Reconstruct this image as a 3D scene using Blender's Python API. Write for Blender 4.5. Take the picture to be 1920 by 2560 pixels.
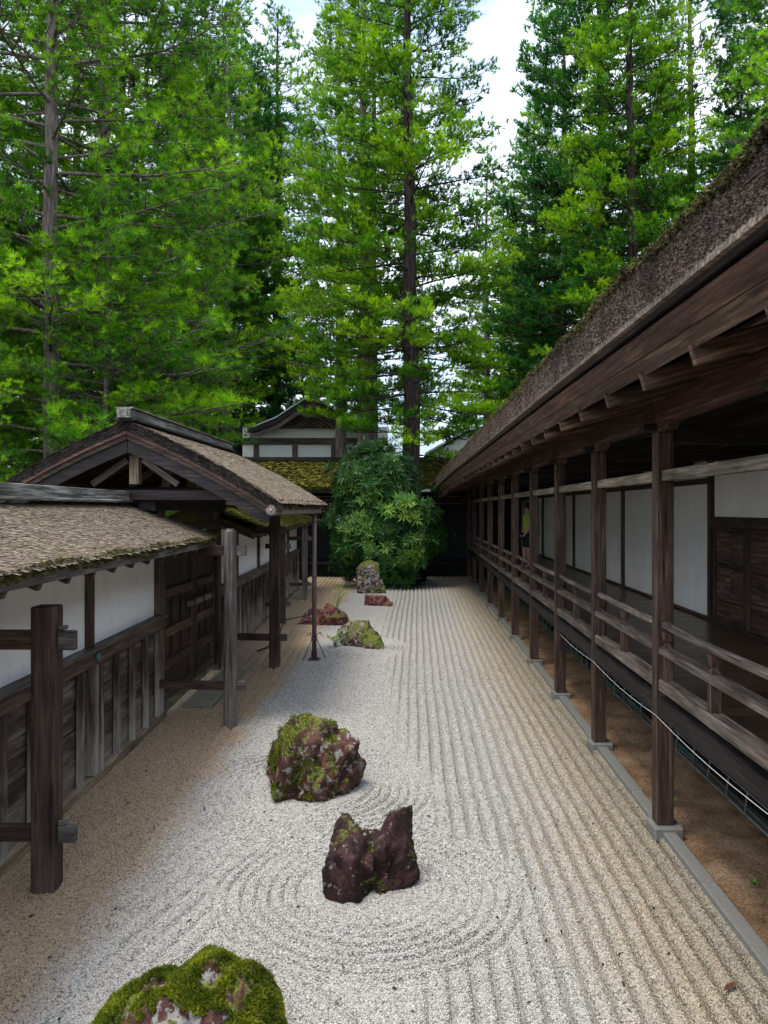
import bpy, math, random
import numpy as np
from mathutils import Vector, Matrix, noise, Quaternion
C = bpy.context.scene
for o in list(bpy.data.objects): bpy.data.objects.remove(o)
COL = C.collection
random.seed(7); RS = np.random.RandomState(11); R = math.radians

# ------------------------------------------------------------------ camera
cd = bpy.data.cameras.new('camera'); cam = bpy.data.objects.new('camera', cd); COL.objects.link(cam)
cam.location = (0, 0, 2.75); cam.rotation_euler = (R(90), 0, 0)
cd.sensor_fit = 'VERTICAL'; cd.sensor_height = 36; cd.sensor_width = 27; cd.lens = 1900/2560*36
cd.shift_x = -80/2560; cd.shift_y = -8/2560
cd.clip_start = .05; cd.clip_end = 2000
C.camera = cam
# ------------------------------------------------------------------ sky, sun, exposure
SUN_EL, SUN_AZ = 73, 228      # azimuth the light comes from, clockwise from +Y
w = bpy.data.worlds.new('World'); C.world = w; w.use_nodes = True
nt = w.node_tree; nt.nodes.clear()
def N(nt, t, **k):
    n = nt.nodes.new(t)
    for a, b in k.items(): setattr(n, a, b)
    return n
out = N(nt, 'ShaderNodeOutputWorld'); bg = N(nt, 'ShaderNodeBackground'); bg.inputs[1].default_value = .12
sky = N(nt, 'ShaderNodeTexSky', sky_type='NISHITA'); sky.sun_disc = False
sky.sun_elevation = R(SUN_EL); sky.sun_rotation = R(SUN_AZ); sky.air_density = 1.0; sky.dust_density = 1.5
tc = N(nt, 'ShaderNodeTexCoord'); mp = N(nt, 'ShaderNodeMapping'); mp.inputs['Scale'].default_value = (1, 1, 2.2)
nz = N(nt, 'ShaderNodeTexNoise'); nz.inputs['Scale'].default_value = 2.6; nz.inputs['Detail'].default_value = 7; nz.inputs['Roughness'].default_value = .55
rp = N(nt, 'ShaderNodeValToRGB'); rp.color_ramp.elements[0].position = .40; rp.color_ramp.elements[0].color = (.12,)*3+(1,); rp.color_ramp.elements[1].position = .66; rp.color_ramp.elements[1].color = (.97,)*3+(1,)
mx = N(nt, 'ShaderNodeMix', data_type='RGBA'); mx.inputs[7].default_value = (7.0, 7.5, 8.0, 1)
L = nt.links.new
L(tc.outputs['Generated'], mp.inputs[0]); L(mp.outputs[0], nz.inputs[0]); L(nz.outputs[0], rp.inputs[0])
L(rp.outputs[0], mx.inputs[0]); L(sky.outputs[0], mx.inputs[6]); L(mx.outputs[2], bg.inputs[0]); L(bg.outputs[0], out.inputs[0])
sd = bpy.data.lights.new('sun', 'SUN'); sd.energy = 1.25; sd.angle = R(20); sd.color = (1, .95, .86)
so = bpy.data.objects.new('sun', sd); COL.objects.link(so)
az, el = R(SUN_AZ), R(SUN_EL)
dv = Vector((math.sin(az)*math.cos(el), math.cos(az)*math.cos(el), math.sin(el)))
so.rotation_euler = dv.to_track_quat('Z', 'Y').to_euler(); so.location = (0, -5, 30)
C.render.engine = 'CYCLES'
C.view_settings.view_transform = 'Standard'; C.view_settings.look = 'None'; C.view_settings.gamma = 1
C.view_settings.use_curve_mapping = False; C.view_settings.exposure = 1.62

# ------------------------------------------------------------------ materials
MATS = {}
def mat_new(name, rough=.7, spec=.3):
    m = bpy.data.materials.new(name); m.use_nodes = True; MATS[name] = m
    b = m.node_tree.nodes['Principled BSDF']; b.inputs['Roughness'].default_value = rough
    b.inputs['Specular IOR Level'].default_value = spec
    return m, m.node_tree, b
def ramp(nt, stops):
    r = N(nt, 'ShaderNodeValToRGB'); e = r.color_ramp.elements
    while len(e) < len(stops): e.new(.5)
    for i, (p, c) in enumerate(stops):
        e[i].position = p; e[i].color = (c[0], c[1], c[2], 1) if isinstance(c, (tuple, list)) else (c, c, c, 1)
    return r
def mixc(nt, f, a, b, mode='MIX'):
    m = N(nt, 'ShaderNodeMix', data_type='RGBA', blend_type=mode)
    for s, v in ((0, f), (6, a), (7, b)):
        if isinstance(v, bpy.types.NodeSocket): nt.links.new(v, m.inputs[s])
        else: m.inputs[s].default_value = v if s == 0 else (v[0], v[1], v[2], 1)
    return m.outputs[2]
def noi(nt, vec, scale, detail=4, rough=.55):
    n = N(nt, 'ShaderNodeTexNoise'); n.inputs['Scale'].default_value = scale; n.inputs['Detail'].default_value = detail
    n.inputs['Roughness'].default_value = rough
    if vec is not None: nt.links.new(vec, n.inputs[0])
    return n.outputs[0]
def math_(nt, op, a, b=0, clamp=False):
    m = N(nt, 'ShaderNodeMath', operation=op); m.use_clamp = clamp
    for s, v in ((0, a), (1, b)):
        if isinstance(v, bpy.types.NodeSocket): nt.links.new(v, m.inputs[s])
        else: m.inputs[s].default_value = v
    return m.outputs[0]
def bump(nt, b, h, strength=.5, dist=.01):
    n = N(nt, 'ShaderNodeBump'); n.inputs['Strength'].default_value = strength; n.inputs['Distance'].default_value = dist
    nt.links.new(h, n.inputs['Height']); nt.links.new(n.outputs[0], b.inputs['Normal'])
def wood(name, c0, c1, c2, weather=None, wz=(.2, 1.0), wamt=.8, rough=.62, spec=.3):
    m, nt, b = mat_new(name, rough, spec); L = nt.links.new
    tc = N(nt, 'ShaderNodeTexCoord'); oi = N(nt, 'ShaderNodeObjectInfo')
    cmb = N(nt, 'ShaderNodeCombineXYZ')
    for i, k in enumerate((91, 37, 53)): L(math_(nt, 'MULTIPLY', oi.outputs['Random'], k), cmb.inputs[i])
    ad = N(nt, 'ShaderNodeVectorMath', operation='ADD'); L(tc.outputs['Object'], ad.inputs[0]); L(cmb.outputs[0], ad.inputs[1])
    mp = N(nt, 'ShaderNodeMapping'); mp.inputs['Scale'].default_value = (1.3, 26, 26); L(ad.outputs[0], mp.inputs[0])
    g = noi(nt, mp.outputs[0], 1.6, 6, .65)
    mp2 = N(nt, 'ShaderNodeMapping'); mp2.inputs['Scale'].default_value = (1, 5, 5); L(ad.outputs[0], mp2.inputs[0])
    bl = noi(nt, mp2.outputs[0], 1.3, 5, .6)
    r1 = ramp(nt, [(.33, c0), (.5, c1), (.68, c2)]); L(g, r1.inputs[0])
    r2 = ramp(nt, [(.3, .5), (.7, 1.5)]); L(bl, r2.inputs[0])
    col = mixc(nt, 1, r1.outputs[0], r2.outputs[0], 'MULTIPLY')
    rv = N(nt, 'ShaderNodeMapRange'); rv.inputs[3].default_value = .75; rv.inputs[4].default_value = 1.25; L(oi.outputs['Random'], rv.inputs[0])
    cv = N(nt, 'ShaderNodeCombineColor')
    for i in range(3): L(rv.outputs[0], cv.inputs[i])
    col = mixc(nt, 1, col, cv.outputs[0], 'MULTIPLY')
    mp3 = N(nt, 'ShaderNodeMapping'); mp3.inputs['Scale'].default_value = (1.1, 30, 30); L(ad.outputs[0], mp3.inputs[0])
    ck = noi(nt, mp3.outputs[0], 2.3, 3, .5); r3 = ramp(nt, [(.335, .18), (.375, 1)]); L(ck, r3.inputs[0]); col = mixc(nt, 1, col, r3.outputs[0], 'MULTIPLY')
    if weather:
        ge = N(nt, 'ShaderNodeNewGeometry'); sp = N(nt, 'ShaderNodeSeparateXYZ'); L(ge.outputs['Position'], sp.inputs[0])
        mr = N(nt, 'ShaderNodeMapRange'); mr.inputs[1].default_value = wz[0]; mr.inputs[2].default_value = wz[1]
        mr.inputs[3].default_value = 1; mr.inputs[4].default_value = 0; L(sp.outputs[2], mr.inputs[0])
        wn = math_(nt, 'MULTIPLY', math_(nt, 'SUBTRACT', bl, .5), 2.6)
        f = math_(nt, 'MULTIPLY', math_(nt, 'ADD', mr.outputs[0], wn, True), wamt)
        f = math_(nt, 'MULTIPLY', f, math_(nt, 'ADD', .55, math_(nt, 'MULTIPLY', g, .8)), True)
        col = mixc(nt, f, col, weather)
    L(col, b.inputs['Base Color'])
    bump(nt, b, g, .55, .006)
    return m
wood('post_wood', (.017,.009,.006), (.044,.024,.016), (.11,.068,.046), (.12,.095,.078), (-.1,.45), .55)
wood('corridor_wood', (.026,.014,.009), (.068,.037,.025), (.17,.11,.078), (.09,.065,.052), (0,.4), .4)
wood('rail_wood', (.050,.034,.025), (.145,.108,.082), (.31,.25,.20))
wood('tie_wood', (.07,.052,.036), (.16,.125,.09), (.28,.235,.175))
wood('grey_wood', (.030,.024,.021), (.080,.066,.058), (.165,.142,.128), (.22,.205,.185), (0,.6), .6)
wood('board_wood', (.020,.013,.009), (.060,.040,.028), (.14,.10,.075), (.30,.27,.23), (.05,.55), .95)
wood('batten_wood', (.028,.016,.011), (.075,.044,.030), (.15,.10,.072), (.42,.385,.33), (.1,.8), 1.0)
wood('dark_wood', (.006,.004,.004), (.016,.011,.010), (.042,.030,.027))
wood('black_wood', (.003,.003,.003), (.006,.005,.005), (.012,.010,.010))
wood('door_wood', (.014,.007,.004), (.042,.022,.013), (.10,.060,.038))
wood('red_wood', (.030,.014,.010), (.075,.036,.026), (.15,.08,.058))
wood('sill_wood', (.10,.07,.045), (.19,.14,.09), (.30,.24,.17))
wood('floor_wood', (.035,.02,.012), (.075,.045,.026), (.13,.085,.052), rough=.3, spec=.45)
wood('ridge_wood', (.04,.036,.03), (.125,.118,.10), (.34,.34,.31))

def simple(name, col, rough=.6, spec=.3, var=.12, scale=6, bmp=0, bscale=60, metal=0, dirt=None):
    m, nt, b = mat_new(name, rough, spec); L = nt.links.new; b.inputs['Metallic'].default_value = metal
    tc = N(nt, 'ShaderNodeTexCoord')
    n = noi(nt, tc.outputs['Object'], scale, 6, .6)
    r = ramp(nt, [(.3, tuple(c*(1-var) for c in col)), (.7, tuple(min(1, c*(1+var)) for c in col))]); L(n, r.inputs[0])
    c = r.outputs[0]
    if dirt:
        n2 = noi(nt, tc.outputs['Object'], scale*2.7, 7, .7); r2 = ramp(nt, [(.52, 0), (.66, 1)]); L(n2, r2.inputs[0])
        c = mixc(nt, math_(nt, 'MULTIPLY', r2.outputs[0], dirt[1]), c, dirt[0])
    L(c, b.inputs['Base Color'])
    if bmp: bump(nt, b, noi(nt, tc.outputs['Object'], bscale, 5, .6), bmp, .01)
    return m
simple('plaster', (.83,.83,.82), .85, .2, .035, 1.5, .12, 30, dirt=((.70,.68,.64), .5))
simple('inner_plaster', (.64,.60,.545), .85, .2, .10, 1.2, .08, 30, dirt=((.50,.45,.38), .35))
simple('granite', (.22,.21,.185), .8, .2, .12, 30, .4, 120, dirt=((.20,.19,.15), .6))
simple('copper_pipe', (.13,.085,.08), .45, .5, .2, 10)
simple('iron', (.03,.028,.03), .5, .5, .2, 10)
simple('steel', (.13,.15,.15), .45, .5, .1, 10, metal=.5)
simple('black_cable', (.015,.015,.016), .45, .5)
simple('white_plastic', (.75,.75,.73), .5, .4)
simple('red_cable', (.45,.03,.03), .45, .4)
simple('green_cable', (.03,.22,.14), .45, .4)
simple('verdigris', (.05,.13,.10), .5, .4, .4, 40)
simple('blue_roof', (.40,.50,.58), .5, .4, .12, 3)
simple('slab_stone', (.20,.18,.14), .85, .2, .2, 10, .4, 60)
simple('skin', (.42,.26,.19), .6, .3); simple('hair', (.012,.01,.009), .6); simple('shirt', (.30,.36,.05), .8)
simple('shorts', (.012,.012,.015), .8); simple('bag', (.25,.25,.28), .7, .3, .8, 30)
simple('dead_leaf', (.13,.055,.03), .8, .2, .5, 30); simple('dark_litter', (.02,.017,.012), .8)
simple('gallery_metal', (.55,.62,.68), .5, .4)
simple('chrys_white', (.38,.30,.28), .6, .3)

def bark_roof(name, a, bcol, c, moss=(.16,.17,.03), mamt=.5, mz=.58):
    m, nt, b = mat_new(name, .9, .12); L = nt.links.new
    at = N(nt, 'ShaderNodeAttribute'); at.attribute_name = 'tint'
    ge = N(nt, 'ShaderNodeNewGeometry')
    n = noi(nt, ge.outputs['Position'], 38, 5, .7)
    f = math_(nt, 'ADD', math_(nt, 'MULTIPLY', at.outputs['Fac'], .6), math_(nt, 'MULTIPLY', n, .45))
    r = ramp(nt, [(.15, a), (.5, bcol), (.85, c)]); L(f, r.inputs[0])
    n2 = noi(nt, ge.outputs['Position'], 2.1, 6, .68); r2 = ramp(nt, [(mz, 0), (mz+.11, 1)]); L(n2, r2.inputs[0])
    col = mixc(nt, math_(nt, 'MULTIPLY', r2.outputs[0], mamt), r.outputs[0], moss)
    L(col, b.inputs['Base Color']); bump(nt, b, n, .8, .012)
    return m
bark_roof('bark_shingle', (.095,.072,.050), (.175,.138,.10), (.26,.215,.16), mamt=.30)
bark_roof('bark_edge', (.008,.005,.004), (.046,.032,.024), (.17,.125,.10), moss=(.02,.014,.01), mamt=.7, mz=.5)
bark_roof('bark_dark', (.008,.006,.006), (.028,.021,.019), (.085,.065,.06), mamt=.1)
bark_roof('moss_roof', (.035,.033,.008), (.12,.125,.015), (.25,.25,.035), moss=(.07,.05,.025), mamt=.6, mz=.5)
bark_roof('moss', (.025,.040,.004), (.11,.15,.010), (.30,.32,.02), moss=(.07,.05,.012), mamt=.35, mz=.5)
bark_roof('eave_moss', (.024,.020,.010), (.075,.068,.026), (.19,.18,.06), moss=(.05,.04,.03), mamt=.6, mz=.48)

def foliage(name, a, bcol, c, trans=.35, rough=.55):
    m, nt, b = mat_new(name, rough, .25); L = nt.links.new
    at = N(nt, 'ShaderNodeAttribute'); at.attribute_name = 'tint'
    oi = N(nt, 'ShaderNodeObjectInfo')
    f = math_(nt, 'ADD', at.outputs['Fac'], math_(nt, 'MULTIPLY', math_(nt, 'SUBTRACT', oi.outputs['Random'], .5), .25))
    r = ramp(nt, [(.0, a), (.45, bcol), (1, c)]); L(f, r.inputs[0])
    L(r.outputs[0], b.inputs['Base Color'])
    tr = N(nt, 'ShaderNodeBsdfTranslucent'); br = mixc(nt, 1, r.outputs[0], (1.5,1.5,.6), 'MULTIPLY'); L(br, tr.inputs[0])
    ms = N(nt, 'ShaderNodeMixShader'); ms.inputs[0].default_value = trans
    L(b.outputs[0], ms.inputs[1]); L(tr.outputs[0], ms.inputs[2])
    L(ms.outputs[0], nt.nodes['Material Output'].inputs[0])
    return m
foliage('needles_near', (.008,.050,.003), (.065,.225,.004), (.30,.54,.008))
foliage('needles_mid', (.008,.048,.004), (.065,.22,.004), (.33,.53,.006))
foliage('needles_dark', (.008,.045,.012), (.028,.14,.024), (.10,.29,.03))
foliage('rhodo_leaf', (.016,.06,.014), (.06,.17,.03), (.27,.42,.06), .25, .35)
foliage('fresh_leaf', (.06,.18,.02), (.14,.32,.03), (.28,.45,.06), .4)
def barkmat(name, a, bc, c):
    m, nt, b = mat_new(name, .9, .1); L = nt.links.new
    tc = N(nt, 'ShaderNodeTexCoord'); mp = N(nt, 'ShaderNodeMapping'); mp.inputs['Scale'].default_value = (14, 14, 1.6); L(tc.outputs['Object'], mp.inputs[0])
    g = noi(nt, mp.outputs[0], 1.2, 6, .65); r = ramp(nt, [(.3, a), (.5, bc), (.7, c)]); L(g, r.inputs[0]); L(r.outputs[0], b.inputs['Base Color'])
    bump(nt, b, g, 1, .04); return m
barkmat('pine_bark', (.045,.036,.032), (.15,.12,.108), (.30,.26,.235))
barkmat('pine_bark_dark', (.014,.011,.010), (.045,.034,.03), (.10,.078,.068))

def rockmat(name, moss_amt, lichen=.5, red=((.018,.007,.006), (.070,.025,.021), (.17,.080,.065))):
    m, nt, b = mat_new(name, .75, .3); L = nt.links.new
    tc = N(nt, 'ShaderNodeTexCoord'); ge = N(nt, 'ShaderNodeNewGeometry')
    n1 = noi(nt, tc.outputs['Object'], 7, 8, .65); r = ramp(nt, [(.32, red[0]), (.5, red[1]), (.68, red[2])]); L(n1, r.inputs[0])
    n2 = noi(nt, tc.outputs['Object'], 13, 6, .6); r2 = ramp(nt, [(.62-.12*lichen, 0), (.68-.12*lichen, 1)]); L(n2, r2.inputs[0])
    col = mixc(nt, math_(nt, 'MULTIPLY', r2.outputs[0], .75), r.outputs[0], (.34,.34,.31))
    n3 = noi(nt, tc.outputs['Object'], 3.2, 9, .72); sp = N(nt, 'ShaderNodeSeparateXYZ'); L(ge.outputs['Normal'], sp.inputs[0])
    mm = math_(nt, 'ADD', n3, math_(nt, 'MULTIPLY', sp.outputs[2], .16))
    r3 = ramp(nt, [(.72-moss_amt*.3, 0), (.77-moss_amt*.3, 1)]); L(mm, r3.inputs[0])
    n4 = noi(nt, tc.outputs['Object'], 40, 4, .6); r4 = ramp(nt, [(.35, (.03,.04,.006)), (.65, (.17,.19,.02))]); L(n4, r4.inputs[0])
    col = mixc(nt, r3.outputs[0], col, r4.outputs[0])
    L(col, b.inputs['Base Color']); bump(nt, b, math_(nt, 'ADD', n1, math_(nt, 'MULTIPLY', noi(nt, tc.outputs['Object'], 60, 6, .7), .35)), 1.0, .035); return m
rockmat('rock_mossy', .42, .75); rockmat('rock_red', .15, .1, ((.008,.003,.004), (.030,.011,.012), (.095,.038,.037)))
rockmat('rock_far', .25, .35, ((.03,.009,.009), (.13,.036,.036), (.28,.12,.10))); rockmat('rock_grey', .55, 1.2); rockmat('rock_base', .3, 1.0)

# gravel: white chips in the middle, brown stained near both walls
def gravel_cols(nt, oi_random=False):
    L = nt.links.new
    ge = N(nt, 'ShaderNodeNewGeometry'); sp = N(nt, 'ShaderNodeSeparateXYZ'); L(ge.outputs['Position'], sp.inputs[0])
    big = noi(nt, ge.outputs['Position'], .9, 5, .6)
    bo = math_(nt, 'MULTIPLY', math_(nt, 'SUBTRACT', big, .5), 1.6)
    # left stain (wider with distance from the wall's foot), right stain
    lx = math_(nt, 'ADD', math_(nt, 'ADD', sp.outputs[0], 2.05), math_(nt, 'MULTIPLY', bo, .45))
    lf = N(nt, 'ShaderNodeMapRange'); lf.inputs[1].default_value = .1; lf.inputs[2].default_value = -.25; L(lx, lf.inputs[0])
    rx = math_(nt, 'ADD', sp.outputs[0], math_(nt, 'MULTIPLY', bo, .5))
    rf = N(nt, 'ShaderNodeMapRange'); rf.inputs[1].default_value = .8; rf.inputs[2].default_value = 1.6; L(rx, rf.inputs[0])
    rg = N(nt, 'ShaderNodeMapRange'); rg.inputs[1].default_value = 2.0; rg.inputs[2].default_value = 2.06; L(sp.outputs[0], rg.inputs[0])
    return ge, lf.outputs[0], rf.outputs[0], big
def gravelmat(name, stone):
    m, nt, b = mat_new(name, .85, .2); L = nt.links.new
    ge, lf, rf, big = gravel_cols(nt)
    if stone:
        oi = N(nt, 'ShaderNodeObjectInfo'); r = ramp(nt, [(0, (.11,.11,.11)), (.07, (.26,.255,.245)), (.25, (.41,.40,.385)), (.75, (.55,.54,.52)), (1, (.70,.695,.68))]); L(oi.outputs['Random'], r.inputs[0])
        col = r.outputs[0]
    else:
        v = N(nt, 'ShaderNodeTexVoronoi'); v.inputs['Scale'].default_value = 75; L(ge.outputs['Position'], v.inputs[0])
        bw = N(nt, 'ShaderNodeSeparateColor'); L(v.outputs['Color'], bw.inputs[0])
        r = ramp(nt, [(0, (.13,.13,.13)), (.12, (.27,.265,.255)), (.4, (.43,.42,.405)), (1, (.60,.59,.57))]); L(bw.outputs[0], r.inputs[0])
        n2 = noi(nt, ge.outputs['Position'], 30, 4, .7); r2 = ramp(nt, [(.3, .72), (.7, 1.2)]); L(n2, r2.inputs[0])
        col = mixc(nt, 1, r.outputs[0], r2.outputs[0], 'MULTIPLY')
    col = mixc(nt, 1, col, (.80,.78,.75), 'MULTIPLY')
    tan = mixc(nt, 1, col, (1.0,.77,.52), 'MULTIPLY'); tanr = mixc(nt, 1, col, (.97,.85,.64), 'MULTIPLY')
    col = mixc(nt, math_(nt, 'MULTIPLY', rf, .85), col, tanr)
    col = mixc(nt, math_(nt, 'MULTIPLY', lf, .95), col, tan)
    if not stone:
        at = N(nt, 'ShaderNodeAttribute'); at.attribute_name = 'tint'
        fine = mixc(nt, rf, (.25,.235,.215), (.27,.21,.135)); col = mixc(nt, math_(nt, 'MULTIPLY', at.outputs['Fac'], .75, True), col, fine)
    L(col, b.inputs['Base Color'])
    if not stone:
        bump(nt, b, v.outputs['Distance'], 1.0, .012)
    return m
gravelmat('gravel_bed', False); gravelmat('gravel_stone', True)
def soilmat():
    m, nt, b = mat_new('soil', .95, .1); L = nt.links.new
    ge = N(nt, 'ShaderNodeNewGeometry')
    n = noi(nt, ge.outputs['Position'], 2.2, 8, .7); r = ramp(nt, [(.3, (.16,.095,.050)), (.5, (.36,.22,.12)), (.7, (.50,.35,.21))]); L(n, r.inputs[0])
    n2 = noi(nt, ge.outputs['Position'], 45, 5, .7); r2 = ramp(nt, [(.35, .45), (.6, 1.15)]); L(n2, r2.inputs[0])
    L(mixc(nt, 1, r.outputs[0], r2.outputs[0], 'MULTIPLY'), b.inputs['Base Color']); bump(nt, b, n2, 1, .02)
soilmat()
simple('earth', (.07,.06,.035), .95, .1, .4, 1.5, .8, 20, dirt=((.03,.05,.015), .8))

# ------------------------------------------------------------------ helpers
def meta(o, label=None, cat=None, group=None, kind=None):
    if label: o['label'] = label
    if cat: o['category'] = cat
    if group: o['group'] = group
    if kind: o['kind'] = kind
    return o
def empty(name, loc, rz=0, label=None, cat=None, group=None):
    o = bpy.data.objects.new(name, None); COL.objects.link(o); o.location = loc; o.rotation_euler = (0, 0, rz)
    o.empty_display_size = .1
    return meta(o, label, cat, group)
def link(name, me, parent=None, loc=None, rot=None):
    o = bpy.data.objects.new(name, me); COL.objects.link(o)
    if parent: o.parent = parent
    if loc is not None: o.location = loc
    if rot is not None: o.rotation_euler = rot
    return o
def mesh(name, v, f, m, smooth=False):
    me = bpy.data.meshes.new(name); me.from_pydata([tuple(p) for p in v], [], f)
    if m: me.materials.append(MATS[m])
    if smooth: me.polygons.foreach_set('use_smooth', [True]*len(me.polygons))
    me.update(); return me
def tri_mesh(name, V, m, tint=None, smooth=False):
    """V (n,k,3): n separate k-gons"""
    n, k = V.shape[:2]; me = bpy.data.meshes.new(name)
    me.vertices.add(n*k); me.vertices.foreach_set('co', V.reshape(-1).astype(np.float32))
    me.loops.add(n*k); me.loops.foreach_set('vertex_index', np.arange(n*k, dtype=np.int32))
    me.polygons.add(n); me.polygons.foreach_set('loop_start', np.arange(0, n*k, k, dtype=np.int32))
    if tint is not None:
        a = me.attributes.new('tint', 'FLOAT', 'POINT'); a.data.foreach_set('value', np.repeat(tint, k).astype(np.float32))
    me.materials.append(MATS[m]); me.update(); me.validate(); return me
def grid_mesh(name, P, m, tint=None, smooth=True):
    a, b = P.shape[:2]; me = bpy.data.meshes.new(name)
    me.vertices.add(a*b); me.vertices.foreach_set('co', P.reshape(-1).astype(np.float32))
    i = np.arange(a*b).reshape(a, b); q = np.stack([i[:-1, :-1], i[1:, :-1], i[1:, 1:], i[:-1, 1:]], -1).reshape(-1).astype(np.int32)
    n = len(q)//4; me.loops.add(4*n); me.loops.foreach_set('vertex_index', q)
    me.polygons.add(n); me.polygons.foreach_set('loop_start', np.arange(0, 4*n, 4, dtype=np.int32))
    if tint is not None:
        t = me.attributes.new('tint', 'FLOAT', 'POINT'); t.data.foreach_set('value', tint.reshape(-1).astype(np.float32))
    me.materials.append(MATS[m]); me.update(); me.validate()
    if smooth: me.polygons.foreach_set('use_smooth', [True]*n)
    return me
BC = {}
def boxmesh(lx, ly, lz, m, bev):
    key = (round(lx, 3), round(ly, 3), round(lz, 3), m, bev)
    if key in BC: return BC[key]
    hx, hy, hz = lx/2, ly/2, lz/2; b = min(bev, hx*.4, hy*.4, hz*.4)
    V = []; idx = {}
    for sx in (-1, 1):
        for sy in (-1, 1):
            for sz in (-1, 1):
                for ax in range(3):
                    p = [sx*(hx-b), sy*(hy-b), sz*(hz-b)]; p[ax] = (sx*hx, sy*hy, sz*hz)[ax]
                    idx[(sx, sy, sz, ax)] = len(V); V.append(p)
    F = []
    def q(ids):
        c = Vector((0, 0, 0)); P = [Vector(V[i]) for i in ids]
        for p in P: c += p
        nrm = (P[1]-P[0]).cross(P[2]-P[0])
        F.append(ids if nrm.dot(c) > 0 else ids[::-1])
    for s in (-1, 1):
        q([idx[(s, a, b_, 0)] for a, b_ in ((-1,-1),(1,-1),(1,1),(-1,1))])
        q([idx[(a, s, b_, 1)] for a, b_ in ((-1,-1),(1,-1),(1,1),(-1,1))])
        q([idx[(a, b_, s, 2)] for a, b_ in ((-1,-1),(1,-1),(1,1),(-1,1))])
    for a in (-1, 1):
        for c in (-1, 1):
            q([idx[(-1,a,c,1)], idx[(1,a,c,1)], idx[(1,a,c,2)], idx[(-1,a,c,2)]])
            q([idx[(a,-1,c,0)], idx[(a,1,c,0)], idx[(a,1,c,2)], idx[(a,-1,c,2)]])
            q([idx[(a,c,-1,0)], idx[(a,c,1,0)], idx[(a,c,1,1)], idx[(a,c,-1,1)]])
            for d in (-1, 1): q([idx[(a,c,d,0)], idx[(a,c,d,1)], idx[(a,c,d,2)]])
    me = mesh('box', V, F, m); BC[key] = me; return me
def box(name, x0, x1, y0, y1, z0, z1, m, parent=None, bev=.005, jit=0):
    """axis-aligned timber in the parent's frame; the grain (local X) runs along the longest side"""
    l = (x1-x0, y1-y0, z1-z0); c = Vector(((x0+x1)/2, (y0+y1)/2, (z0+z1)/2))
    k = max(range(3), key=lambda i: l[i])
    if k == 0: me = boxmesh(*l, m, bev); rot = (0, 0, 0)
    elif k == 1: me = boxmesh(l[1], l[0], l[2], m, bev); rot = (0, 0, math.pi/2)
    else: me = boxmesh(l[2], l[1], l[0], m, bev); rot = (0, -math.pi/2, 0)
    o = link(name, me, parent, c, rot)
    if jit: o.rotation_euler = Vector(rot)+Vector([random.uniform(-jit, jit) for _ in range(3)])
    return o
def beam(name, p0, p1, w, h, m, parent=None, bev=.005, roll=0):
    p0, p1 = Vector(p0), Vector(p1); d = p1-p0
    me = boxmesh(d.length, w, h, m, bev)
    x = d.normalized(); z = Vector((0, 0, 1)) if abs(x.z) < .95 else Vector((0, 1, 0))
    y = z.cross(x).normalized(); z = x.cross(y)
    M = Matrix((x, y, z)).transposed()
    if roll: M = M @ Matrix.Rotation(roll, 3, 'X')
    o = link(name, me, parent, (p0+p1)/2); o.rotation_euler = M.to_euler(); return o
def tube_geo(pts, rad, n=8, cap=True):
    pts = [Vector(p) for p in pts]; V = []; F = []
    up = Vector((0, 0, 1))
    for i, p in enumerate(pts):
        t = (pts[min(i+1, len(pts)-1)]-pts[max(i-1, 0)]).normalized()
        a = t.cross(up if abs(t.z) < .9 else Vector((1, 0, 0))).normalized(); b = t.cross(a)
        r = rad[i] if hasattr(rad, '__len__') else rad
        for k in range(n):
            an = 2*math.pi*k/n; V.append(p+a*math.cos(an)*r+b*math.sin(an)*r)
    for i in range(len(pts)-1):
        for k in range(n):
            F.append((i*n+k, i*n+(k+1) % n, (i+1)*n+(k+1) % n, (i+1)*n+k))
    if cap: F.append(tuple(range(n))[::-1]); F.append(tuple(range((len(pts)-1)*n, len(pts)*n)))
    return V, F
def tube(name, pts, rad, m, parent=None, n=8):
    V, F = tube_geo(pts, rad, n); return link(name, mesh(name, V, F, m, True), parent)
def prism(name, prof, y0, y1, m, parent=None, nodes=None, along=None):
    """profile in x,z swept along y (or along nodes (y,dx,dz))"""
    nodes = nodes or [(y0, 0, 0), (y1, 0, 0)]; n = len(prof); V = []; F = []
    for y, dx, dz in nodes:
        for (x, z) in prof: V.append((x+dx, y, z+dz))
    for i in range(len(nodes)-1):
        for k in range(n): F.append((i*n+k, (i+1)*n+k, (i+1)*n+(k+1) % n, i*n+(k+1) % n))
    F.append(tuple(range(n))); F.append(tuple(range((len(nodes)-1)*n, len(nodes)*n))[::-1])
    me = mesh(name, V, F, m)
    import bmesh
    bm = bmesh.new(); bm.from_mesh(me); bmesh.ops.recalc_face_normals(bm, faces=bm.faces); bm.to_mesh(me); bm.free()
    if along is None: along = abs(nodes[-1][0]-nodes[0][0]) > 1 and name not in ('roof', 'thatch')
    if along:
        me.transform(Matrix.Rotation(-math.pi/2, 4, 'Z')); return link(name, me, parent, None, (0, 0, math.pi/2))
    return link(name, me, parent)
def merge(parts):
    V = []; F = []
    for v, f in parts:
        b = len(V); V += v; F += [tuple(i+b for i in q) for q in f]
    return V, F

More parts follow.
